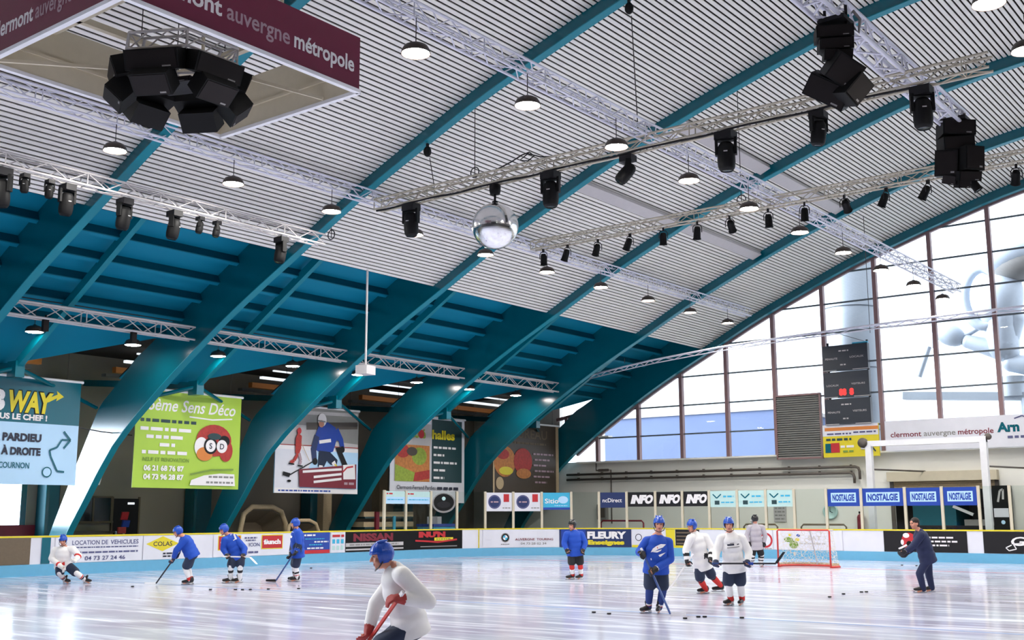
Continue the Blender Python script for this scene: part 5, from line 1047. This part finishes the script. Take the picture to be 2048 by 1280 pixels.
# ------------------------------------------------------------------ skaters
from mathutils.bvhtree import BVHTree
import bmesh
def lerp(a, b, t): return a + (b - a) * t
def frame(f, up):
    f = f.normalized(); r = f.cross(up).normalized(); u = r.cross(f); return r, f, u
def rmat(r, f, u): return Matrix((r, f, u)).transposed()
def hand(b, el, h, m, k=1.0, side=1, fwd=V((0, -1, 0)), curl=0.9):
    """palm, four bent fingers of unequal length and a thumb, gripping; k scales for a glove"""
    d = (h - el).normalized(); r = d.cross(fwd)
    r = r.normalized() if r.length > 1e-3 else d.orthogonal().normalized()
    n = r.cross(d).normalized()
    R = rmat(r, d, n); c = h
    b.ell(c, (0.044 * k, 0.05 * k, 0.026 * k), m, R, 12, 8); b.cap(h - d * 0.07, 0.034 * k, c, 0.034 * k, m, 8)
    for i, (o, L) in enumerate(((-0.033, 0.036), (-0.011, 0.042), (0.011, 0.04), (0.033, 0.031))):
        p0 = c + r * o * k + d * 0.04 * k; p1 = p0 + (d * cos(curl) - n * sin(curl)) * L * k; p2 = p1 + (d * cos(curl * 2.1) - n * sin(curl * 2.1)) * L * 0.85 * k
        b.cap(p0, 0.0115 * k, p1, 0.0105 * k, m, 8); b.cap(p1, 0.0105 * k, p2, 0.009 * k, m, 8)
    t0 = c + r * 0.038 * k * side - d * 0.012 * k; t1 = t0 + (r * side * 0.5 + d * 0.6 - n * 0.55) * 0.045 * k; t2 = t1 + (d * 0.75 - n * 0.6 - r * side * 0.1) * 0.032 * k
    b.cap(t0, 0.014 * k, t1, 0.012 * k, m, 8); b.cap(t1, 0.012 * k, t2, 0.010 * k, m, 8)
def person(key, label, jersey, pants, sock, glove, helmet, stripes=(), group=None, voxel=0.013, goalie=False, tilt=-0.12, cage=False, track=False, bands=()):
    D = PEOPLE[key]; J = {k: V(v) for k, v in D['j'].items()}; Z = V((0, 0, 1))
    t = thing('person', label, 'person', D['loc'], YAW, group)
    f2 = V((D['face'][0], D['face'][1], tilt)).normalized()
    sp = (J['neck'] - J['hip']).normalized(); sh = (J['sr'] - J['sl']).normalized()
    tf = sh.cross(sp)                                    # chest direction
    if tf.dot(f2) < 0: tf = -tf
    tr, tf, tu = frame(tf, sp); RT = rmat(tr, tf, tu)
    hx = sh - sp * sh.dot(sp); hx = hx.normalized() * 0.095
    HL, HR = J['hip'] - hx, J['hip'] + hx
    hc = J['head']; r, f, u = frame(f2, Z); RH = rmat(r, f, u)
    def hp(x, y, z): return hc + r * x + f * y + u * z
    # --- body: one continuous surface with a face
    b = MB(); m = 'skin'
    b.ell(hp(0, -0.01, 0.025), (0.078, 0.097, 0.1), m, RH); b.ell(hp(0, 0.02, -0.045), (0.062, 0.068, 0.078), m, RH); b.ell(hp(0, 0.062, -0.098), (0.026, 0.022, 0.022), m, RH)
    b.cap(hp(0, 0.088, 0.022), 0.010, hp(0, 0.112, -0.022), 0.016, m, 8); b.ell(hp(-0.014, 0.098, -0.026), (0.011, 0.012, 0.009), m); b.ell(hp(0.014, 0.098, -0.026), (0.011, 0.012, 0.009), m)
    for s in (-1, 1):
        b.ell(hp(0.08 * s, -0.012, -0.012), (0.012, 0.022, 0.034), m, RH); b.ell(hp(0.03 * s, 0.083, 0.036), (0.024, 0.014, 0.009), m, RH); b.ell(hp(0.042 * s, 0.058, -0.03), (0.024, 0.026, 0.026), m, RH)
    b.ell(hp(0, 0.086, -0.06), (0.024, 0.012, 0.006), m, RH); b.ell(hp(0, 0.083, -0.071), (0.021, 0.012, 0.007), m, RH)
    b.cap(J['neck'] - sp * 0.03, 0.062, hc - u * 0.05 - f * 0.02, 0.056, m)
    for k, (a, w, dd) in enumerate(((0.0, 0.15, 0.11), (0.25, 0.14, 0.105), (0.5, 0.155, 0.11), (0.75, 0.165, 0.11), (0.92, 0.12, 0.085))):
        b.ell(lerp(J['hip'], J['neck'], a), (w, dd, 0.12), m, RT)
    for s, e, h in (('sl', 'el', 'hl'), ('sr', 'er', 'hr')):
        b.cap(lerp(J['neck'], J[s], 0.3) - sp * 0.05, 0.055, J[s], 0.056, m); b.cap(J[s], 0.054, J[e], 0.042, m); b.cap(J[e], 0.042, lerp(J[e], J[h], 0.85), 0.03, m)
        hand(b, J[e], J[h], m, 0.9, 1 if s == 'sl' else -1, -tf)
    for H_, kn, an, to in ((HL, 'kl', 'al', 'tl'), (HR, 'kr', 'ar', 'tr')):
        b.cap(H_, 0.085, J[kn], 0.056, m); b.cap(J[kn], 0.055, lerp(J[kn], J[an], 0.35), 0.056, m); b.cap(lerp(J[kn], J[an], 0.35), 0.056, J[an], 0.036, m)
        b.cap(J[an] - Z * 0.01, 0.036, lerp(J[an], J[to], 0.75), 0.028, m)
    o = remesh(b, 'body', voxel, t, 2, ['skin', 'eye', 'lips', 'hair'])
    for p in o.data.polygons:
        c = p.center - hc; x, y, z = c.dot(r), c.dot(f), c.dot(u)
        if y > 0.05 and min((x - 0.03) ** 2, (x + 0.03) ** 2) / 0.015 ** 2 + (z - 0.014) ** 2 / 0.009 ** 2 < 1: p.material_index = 1
        elif y > 0.05 and x * x / 0.026 ** 2 + (z + 0.066) ** 2 / 0.012 ** 2 < 1: p.material_index = 2
        elif z > 0.03 and y < 0.07 and z < 0.2: p.material_index = 3
    # --- jersey
    b = MB()
    for a, w, dd, hh in ((-0.1, 0.246, 0.198, 0.13), (0.1, 0.235, 0.195, 0.13), (0.35, 0.215, 0.19, 0.13), (0.6, 0.22, 0.19, 0.13), (0.8, 0.205, 0.17, 0.1), (0.93, 0.15, 0.125, 0.07), (1.02, 0.095, 0.088, 0.05)):
        b.ell(lerp(J['hip'], J['neck'], a), (w, dd, hh * (1.0 if a > 0.9 else 1.35)), jersey, RT, 20, 12)
    to = remesh(b, 'jersey', 0.018, t, 9, [jersey]); bmm = bmesh.new(); bmm.from_mesh(to.data)
    bmesh.ops.bisect_plane(bmm, geom=bmm.verts[:] + bmm.edges[:] + bmm.faces[:], plane_co=J['hip'] - sp * 0.085, plane_no=-sp, clear_outer=True)
    b = MB(); bmm.verts.index_update(); b.add([v.co.copy() for v in bmm.verts], [tuple(v.index for v in f_.verts) for f_ in bmm.faces], jersey, True); bmm.free(); bpy.data.objects.remove(to)
    torso = b; b = MB()
    for s, e, h in (('sl', 'el', 'hl'), ('sr', 'er', 'hr')):
        b.cap(lerp(J['neck'], J[s], 0.2) - sp * 0.045, 0.08, J[s], 0.097, jersey); b.cap(J[s], 0.095, J[e], 0.082, jersey); b.cap(J[e], 0.082, lerp(J[e], J[h], 0.72), 0.066, jersey)
    sl = remesh(b, 'jersey', 0.018, t, 4, [jersey]); torso.add([v.co.copy() for v in sl.data.vertices], [tuple(p.vertices) for p in sl.data.polygons], jersey, True); bpy.data.objects.remove(sl)
    for s in stripes: torso.mi(s[1])
    jo = torso.build('jersey', t)
    for q in jo.data.polygons:
        c = q.center
        for i, (where, mm, lo, hi) in enumerate(stripes):
            if where == 'hem':
                z = (c - J['hip']).dot(sp); 
                if lo <= z <= hi and min((c - J['hl']).length, (c - J['hr']).length) > 0.2: q.material_index = i + 1
            elif where == 'cuff':
                for h, e in (('hl', 'el'), ('hr', 'er')):
                    dd = (c - J[h]).length
                    if lo <= dd <= hi and (c - J[e]).dot(J[h] - J[e]) > 0 and (c - lerp(J[e], J[h], 0.6)).length < 0.16: q.material_index = i + 1
            elif where == 'shoulder':
                if (c - J['neck']).dot(sp) > lo: q.material_index = i + 1
    # --- padded shorts
    if not track:
        b = MB(); b.ell(J['hip'] - sp * 0.02, (0.185, 0.16, 0.13), pants, RT, 20, 12)
        for H_, kn in ((HL, 'kl'), (HR, 'kr')): b.cap(lerp(H_, J[kn], 0.14), 0.124, lerp(H_, J[kn], 0.82), 0.118, pants)
        remesh(b, 'hockey_shorts', 0.018, t, 4)
    else:
        b = MB(); b.ell(J['hip'] - sp * 0.02, (0.17, 0.14, 0.13), pants, RT, 20, 12)
        for H_, kn, an in ((HL, 'kl', 'al'), (HR, 'kr', 'ar')): b.cap(H_, 0.105, J[kn], 0.085, pants); b.cap(J[kn], 0.085, J[an], 0.065, pants)
        remesh(b, 'trousers', 0.018, t, 4)
    for kn, an, to, H_ in (('kl', 'al', 'tl', HL), ('kr', 'ar', 'tr', HR)):
        K, A, T = J[kn], J[an], J[to]
        if not track:                                    # shin guard under a long sock
            b = MB(); w = 1.35 if goalie else 1.0
            b.cap(K + (K - A).normalized() * 0.03, 0.074 * w, lerp(K, A, 0.3), 0.074 * w, sock); b.cap(lerp(K, A, 0.3), 0.074 * w, lerp(K, A, 0.97), 0.056 * w, sock)
            so = remesh(b, 'leg_pad' if goalie else 'sock', 0.014, t, 3, [sock] + [x[0] for x in bands])
            L = (A - K).length; d = (A - K) / L
            for q in so.data.polygons:
                z = (q.center - K).dot(d) / L
                for i, (mm, lo, hi) in enumerate(bands):
                    if lo <= z <= hi: q.material_index = i + 1
        # skate: boot, trim and steel blade
        s = thing('skate', '', ''); s.parent = t; del s['label']; del s['category']
        dd = V((T.x - A.x, T.y - A.y, 0)); dd = dd.normalized() if dd.length > 0.02 else V((f2.x, f2.y, 0)).normalized()
        base = min(A.z, T.z + 0.12) - 0.13; base = max(0.0, base); A2 = V((A.x, A.y, 0))
        P = lambda u_, z: A2 + dd * u_ + Z * (base + z)
        b = MB(); b.cap(A + Z * 0.05, 0.058, P(-0.015, 0.11), 0.052, 'skate_black'); b.cap(P(-0.02, 0.095), 0.045, P(0.1, 0.085), 0.046, 'skate_black'); b.cap(P(0.09, 0.085), 0.046, P(0.185, 0.077), 0.035, 'skate_black'); b.cap(P(0.03, 0.15), 0.035, P(0.06, 0.2), 0.03, 'skate_black')
        remesh(b, 'boot', 0.011, s, 2)
        b = MB(); sd = dd.cross(Z); RR = rmat(sd, dd, Z)
        b.box(P(0.075, 0.045), (0.03, 0.27, 0.014), 'skate_trim', RR); b.box(P(-0.03, 0.032), (0.016, 0.06, 0.03), 'skate_trim', RR); b.box(P(0.15, 0.032), (0.016, 0.07, 0.03), 'skate_trim', RR); b.build('holder', s)
        b = MB(); b.prism([P(-0.08, 0.022) - sd * 0.002, P(-0.075, 0.006) - sd * 0.002, P(-0.04, 0.0) - sd * 0.002, P(0.2, 0.0) - sd * 0.002, P(0.235, 0.012) - sd * 0.002, P(0.235, 0.024) - sd * 0.002], sd * 0.004, 'steel'); b.build('blade', s)
    # --- gloves with five padded fingers
    for e, h, s in (('el', 'hl', 1), ('er', 'hr', -1)):
        if glove is None: continue
        b = MB(); hand(b, J[e], J[h], glove, 1.45, s, -tf, 0.75); b.cap(lerp(J[e], J[h], 0.62), 0.066, lerp(J[e], J[h], 0.85), 0.056, glove)
        g = remesh(b, 'glove', 0.011, t, 2, [glove, 'skate_trim'])
        for q in g.data.polygons:
            if (q.center - lerp(J[e], J[h], 0.72)).length < 0.068 and abs((q.center - lerp(J[e], J[h], 0.74)).dot((J[h] - J[e]).normalized())) < 0.016: q.material_index = 1
    # --- helmet
    if helmet:
        b = MB(); n, k = 28, 16; R3 = (0.104, 0.128, 0.128); c0 = hp(0, -0.012, 0.03)
        def hv(i, j, s):
            a = 2 * pi * i / n; z = pi / 2 - (pi * 0.78) * j / k
            return c0 + RH @ V((R3[0] * s * cos(z) * cos(a), R3[1] * s * cos(z) * sin(a), R3[2] * s * sin(z)))
        for s in (1.0, 0.93):
            for j in range(k):
                for i in range(n):
                    q = [hv(i, j, s), hv(i + 1, j, s), hv(i + 1, j + 1, s), hv(i, j + 1, s)]; c = sum(q, V()) / 4 - c0; y, z = c.dot(f), c.dot(u)
                    lim = 0.012 if y > 0.045 else (-0.1 if y > -0.05 else -0.085)
                    if goalie: lim = -0.2
                    if z < lim: continue
                    b.add(q if s == 1.0 else q[::-1], [(3, 2, 1, 0)], helmet, True)
        b.path([hp(0.1 * cos(a), 0.122 * sin(a) - 0.012, 0.044) for a in [0.25 + (pi - 0.5) * i / 12 for i in range(13)]], 0.008, helmet, 6)
        for i in range(3): b.ell(c0 + RH @ V(((i - 1) * 0.05, -0.02, 0.12)), (0.014, 0.06, 0.012), helmet, RH, 8, 6)
        b.build('helmet', t)
        b = MB(); b.path([hp(0.098, 0.0, -0.05), hp(0.08, 0.05, -0.1), hp(0, 0.085, -0.128), hp(-0.08, 0.05, -0.1), hp(-0.098, 0.0, -0.05)], 0.007, 'helmet_black', 6); b.build('chin_strap', t)
    if cage:
        b = MB()
        for z in (-0.02, -0.06, -0.1): b.path([hp(0.09 * cos(a), 0.02 + 0.12 * sin(a), z) for a in [pi * i / 10 for i in range(11)]], 0.006, 'steel', 5)
        for x in (-0.04, 0, 0.04): b.path([hp(x, 0.125, 0.03), hp(x, 0.14, -0.03), hp(x, 0.12, -0.12)], 0.006, 'steel', 5)
        b.build('face_cage', t)
    # decals draped on the jersey
    bv = BVHTree.FromPolygons([v.co for v in jo.data.vertices], [tuple(p.vertices) for p in jo.data.polygons])
    def drape(name, polys, a=0.62, direction=None, right=None, off=0.008):
        dr = tf if direction is None else direction; c = lerp(J['hip'], J['neck'], a); rr = (tr if right is None else right); uu = rr.cross(dr)
        b = MB()
        for pts, m in polys:
            vs = []
            for x, z in pts:
                o_ = c + rr * x + uu * z + dr * 0.6; hit = bv.ray_cast(o_, -dr)
                vs.append((hit[0] if hit[0] is not None else c + rr * x + uu * z + dr * 0.17) + dr * off)
            b.add(vs, [tuple(range(len(vs)))], m)
        return b.build(name, t)
    return t, J, drape, (tr, tf, tu)
def barz(x0, x1, z, h, m):
    n = 4; up = [(x0 + (x1 - x0) * i / n, z + h) for i in range(n + 1)]; lo = [(x0 + (x1 - x0) * i / n, z) for i in range(n, -1, -1)]
    return [([up[i], up[i + 1], lo[n - i - 1], lo[n - i]], m) for i in range(n)]

person('P1', 'person in a white jersey and navy shorts carving low in front of the vehicle-hire panel', 'jersey_white', 'pants_navy', 'sock_white', 'glove_white', 'helmet_blue', stripes=(('cuff', 'sock_red', 0.2, 0.26),), bands=(('pants_navy', 0.55, 0.68), ('sock_red', 0.42, 0.52)), tilt=-0.35)
t, J, dr, ax = person('P2', 'person in a blue jersey bending forward over a stick, beside the yellow diamond panel', 'jersey_blue', 'pants_navy', 'sock_white', 'glove_navy', 'helmet_blue', bands=(('sock_red', 0.74, 0.98),), tilt=-0.35)
t, J, dr, ax = person('P3', 'person in a blue jersey leaning forward, hands on a white stick across the knees', 'jersey_blue', 'pants_navy', 'sock_white', 'glove_black', 'helmet_blue', bands=(('pants_black', 0.22, 0.42),), tilt=-0.3)
dr('number', [(a, 'letter_white') for a, _ in barz(-0.14, -0.04, 0.02, 0.16, 0)], 0.72)
t, J, dr, ax = person('P4', 'person in a blue jersey standing upright in profile with a grey stick', 'jersey_blue', 'pants_navy', 'sock_white', 'glove_black', 'helmet_blue', stripes=(('cuff', 'pants_navy', 0.13, 0.3),), bands=(('pants_black', 0.45, 0.6), ('sock_red', 0.72, 0.78)), tilt=-0.1)
dr('number', [(a, 'letter_white') for a, _ in barz(-0.1, 0.06, -0.02, 0.16, 0)], 0.72)
t, J, dr, ax = person('P5', 'person in a white jersey skating in a deep crouch, nearest the viewer', 'jersey_white', 'pants_navy', 'sock_white', 'glove_red', 'helmet_blue', bands=(('sock_red', 0.4, 0.55),), voxel=0.01, tilt=-0.2)
person('P6', 'person in a blue jersey and red socks in front of the dark blue panel', 'jersey_blue', 'pants_black', 'sock_red', 'glove_black', 'helmet_black', bands=(('sock_white', 0.4, 0.8),))
t, J, dr, ax = person('P7', 'person in a blue jersey with a white bird emblem, leaning on a stick', 'jersey_blue', 'pants_navy', 'sock_blue', 'glove_black', 'helmet_blue', bands=(('sock_white', 0.76, 0.84), ('sock_red', 0.84, 0.88)), voxel=0.011, tilt=-0.08)
dr('emblem', [([(-0.14, 0.1), (-0.04, 0.11), (0.04, 0.07), (0.0, 0.02), (-0.08, 0.05)], 'letter_white'), ([(0.04, 0.07), (0.1, 0.02), (0.13, -0.05), (0.06, -0.02), (0.0, 0.02)], 'letter_white'), ([(-0.06, 0.02), (0.0, 0.0), (0.1, -0.04), (0.02, -0.04), (-0.04, -0.01)], 'letter_white'), ([(-0.14, -0.04), (-0.04, -0.07), (0.13, -0.16), (0.12, -0.19), (-0.05, -0.11)], 'letter_white'), ([(-0.02, 0.07), (0.03, 0.06), (0.02, 0.03), (-0.03, 0.05)], 'sock_red')], 0.62)
person('P8', 'person in a white jersey and red socks gliding behind the bird-emblem player', 'jersey_white', 'pants_navy', 'sock_red', 'glove_black', 'helmet_blue', stripes=(('cuff', 'pants_black', 0.14, 0.2),), bands=(('pants_black', 0.02, 0.12),), tilt=-0.15)
t, J, dr, ax = person('P9', 'person in a white jersey standing and holding a black stick level at the waist', 'jersey_white', 'pants_navy', 'sock_white', 'glove_navy', 'helmet_blue', bands=(('sock_red', 0.66, 0.95),), voxel=0.011, tilt=-0.05)
dr('chest_print', barz(-0.12, -0.075, 0.05, 0.018, 'letter_dark') + barz(-0.02, 0.11, 0.05, 0.03, 'letter_dark') + barz(-0.02, 0.06, 0.085, 0.014, 'grey') + barz(-0.12, 0.12, 0.005, 0.016, 'grey'), 0.62)
person('P10', 'person in a grey jersey and bulky leg pads, back turned, beside the goal', 'jersey_grey', 'pants_black', 'sock_white', 'glove_black', 'helmet_black', bands=(('pants_black', 0.1, 0.3), ('pants_black', 0.5, 0.62)), goalie=True, cage=True)
t, J, dr, ax = person('P11', 'person in a navy tracksuit skating bent to the left before the black emblem panel', 'jersey_navy', 'jersey_navy', 'sock_white', 'glove_black', None, track=True, tilt=-0.1)
b = MB(); hc = J['head']; b.ell(hc + V((0.02, 0.015, 0.045)), (0.098, 0.1, 0.095), 'hair', None, 20, 14); b.ell(hc + V((0.06, 0.02, -0.02)), (0.06, 0.085, 0.08), 'hair', None, 16, 10); remesh(b, 'hair', 0.013, t, 2)

# ---- sticks
STL = {'S2': ('black hockey stick with a white-taped blade held by the bending player', 'shaft_black', 'white'), 'S3': ('white hockey stick resting across the leaning player\'s knees', 'shaft_white', 'white'),
       'S4': ('grey hockey stick with a black blade held by the player standing in profile', 'shaft_blue', 'rubber'), 'S5': ('red hockey stick held by the crouching player nearest the viewer', 'shaft_red', 'white'),
       'S7': ('dark hockey stick with a white-taped blade under the bird-emblem player\'s hands', 'shaft_blue', 'white'), 'S8': ('pale hockey stick held low by the gliding player with red socks', 'shaft_white', 'white'), 'S9': ('black hockey stick held level across the waist, its blade reaching the goal', 'shaft_black', 'rubber')}
for k, (lb, ms, mbl) in STL.items():
    a, h, e = [V(p) for p in STICKS[k]]
    if k not in ('S3', 'S9'): h.z = max(h.z, 0.035); e.z = 0.035
    t = thing('hockey_stick', lb, 'hockey stick', tuple(h)); a -= h; e -= h
    b = MB(); b.bar(a, V((0, 0, 0)), 0.022, 0.032, ms); b.build('shaft', t)
    b = MB(); b.bar(a, a * 0.9, 0.027, 0.037, 'white' if k != 'S9' else 'shaft_blue'); b.build('grip_tape', t)
    if k == 'S9': b = MB(); b.bar(a * 0.36, a * 0.44, 0.05, 0.05, 'blue'); b.build('blue_tape', t)
    b = MB(); d = e.normalized() * max(e.length, 0.27); n = 6; side = V((0, 0, 1)) if k not in ('S3', 'S9') else a.normalized().cross(V((0.6, 0.8, 0))).normalized()
    cv = d.cross(V((0, 0, 1))); cv = cv.normalized() if cv.length > 1e-3 else V((1, 0, 0))
    hh = V((0, 0, 0.032)) if k not in ('S3', 'S9') else -a.normalized() * 0.032
    pts = [d * (i / n) + cv * 0.02 * (i / n) ** 2 for i in range(n + 1)]; vs = []
    for i, p in enumerate(pts):
        s = 1 - 0.25 * (i / n) ** 3
        vs += [p - hh * s - cv * 0.006, p + hh * s - cv * 0.006, p + hh * s + cv * 0.006, p - hh * s + cv * 0.006]
    fs = [(0, 1, 2, 3), (4 * n + 3, 4 * n + 2, 4 * n + 1, 4 * n)]
    for i in range(n): fs += [(4 * i + j, 4 * i + 4 + j, 4 * i + 4 + (j + 1) % 4, 4 * i + (j + 1) % 4) for j in range(4)]
    b.add(vs, fs, mbl); b.build('blade', t)

# ------------------------------------------------------------------ daylight, camera, view
w = bpy.data.worlds.new('sky'); SC.world = w; w.use_nodes = True
nt = w.node_tree; bg = nt.nodes['Background']
tc = nt.nodes.new('ShaderNodeTexCoord'); sx = nt.nodes.new('ShaderNodeSeparateXYZ'); rp = nt.nodes.new('ShaderNodeValToRGB')
rp.color_ramp.elements[0].position = 0.0; rp.color_ramp.elements[0].color = (0.80, 0.89, 1.0, 1)
rp.color_ramp.elements[1].position = 0.5; rp.color_ramp.elements[1].color = (0.90, 0.945, 1.0, 1)
nt.links.new(tc.outputs['Generated'], sx.inputs[0]); nt.links.new(sx.outputs['Z'], rp.inputs[0]); nt.links.new(rp.outputs[0], bg.inputs['Color'])
dp = nt.nodes.new('ShaderNodeVectorMath'); dp.operation = 'DOT_PRODUCT'; dp.inputs[1].default_value = V((-0.82, -0.55, 0.12)).normalized()
nm = nt.nodes.new('ShaderNodeVectorMath'); nm.operation = 'NORMALIZE'
nt.links.new(tc.outputs['Generated'], nm.inputs[0]); nt.links.new(nm.outputs[0], dp.inputs[0])
mr = nt.nodes.new('ShaderNodeMapRange'); mr.inputs[1].default_value = 0.75; mr.inputs[2].default_value = 0.97; mr.inputs[3].default_value = SKY; mr.inputs[4].default_value = SKY * GLARE
nt.links.new(dp.outputs['Value'], mr.inputs[0]); nt.links.new(mr.outputs[0], bg.inputs['Strength'])   # thin cloud; bright lobe added beyond the side doors to whiten the rib leg
cam = bpy.data.cameras.new('camera'); co = bpy.data.objects.new('camera', cam); COL.objects.link(co)
cam.sensor_width = 36; cam.lens = 36 * 2248.83 / 2048; cam.clip_end = 500; cam.clip_start = 0.05
YW_, PI_, RO_ = YAW, 0.17145603, -0.00277709
ff = V((-sin(YW_) * cos(PI_), cos(YW_) * cos(PI_), sin(PI_))); rr = V((cos(YW_), sin(YW_), 0)); uu = rr.cross(ff)
r2 = rr * cos(RO_) + uu * sin(RO_); u2 = uu * cos(RO_) - rr * sin(RO_)
mt = Matrix((r2, u2, -ff)).transposed().to_4x4(); mt.translation = V((0, 0, 1.75)); co.matrix_world = mt
SC.camera = co
SC.view_settings.view_transform = 'Standard'; SC.view_settings.look = 'None'; SC.view_settings.gamma = 1.0
SC.view_settings.use_curve_mapping = False; SC.view_settings.exposure = EXPOSURE
SC.cycles.use_denoising = True; SC.cycles.max_bounces = 8; SC.cycles.diffuse_bounces = 5; SC.cycles.glossy_bounces = 4; SC.cycles.transparent_max_bounces = 12
SC.cycles.sample_clamp_indirect = 6.0; SC.cycles.caustics_reflective = False; SC.cycles.caustics_refractive = False
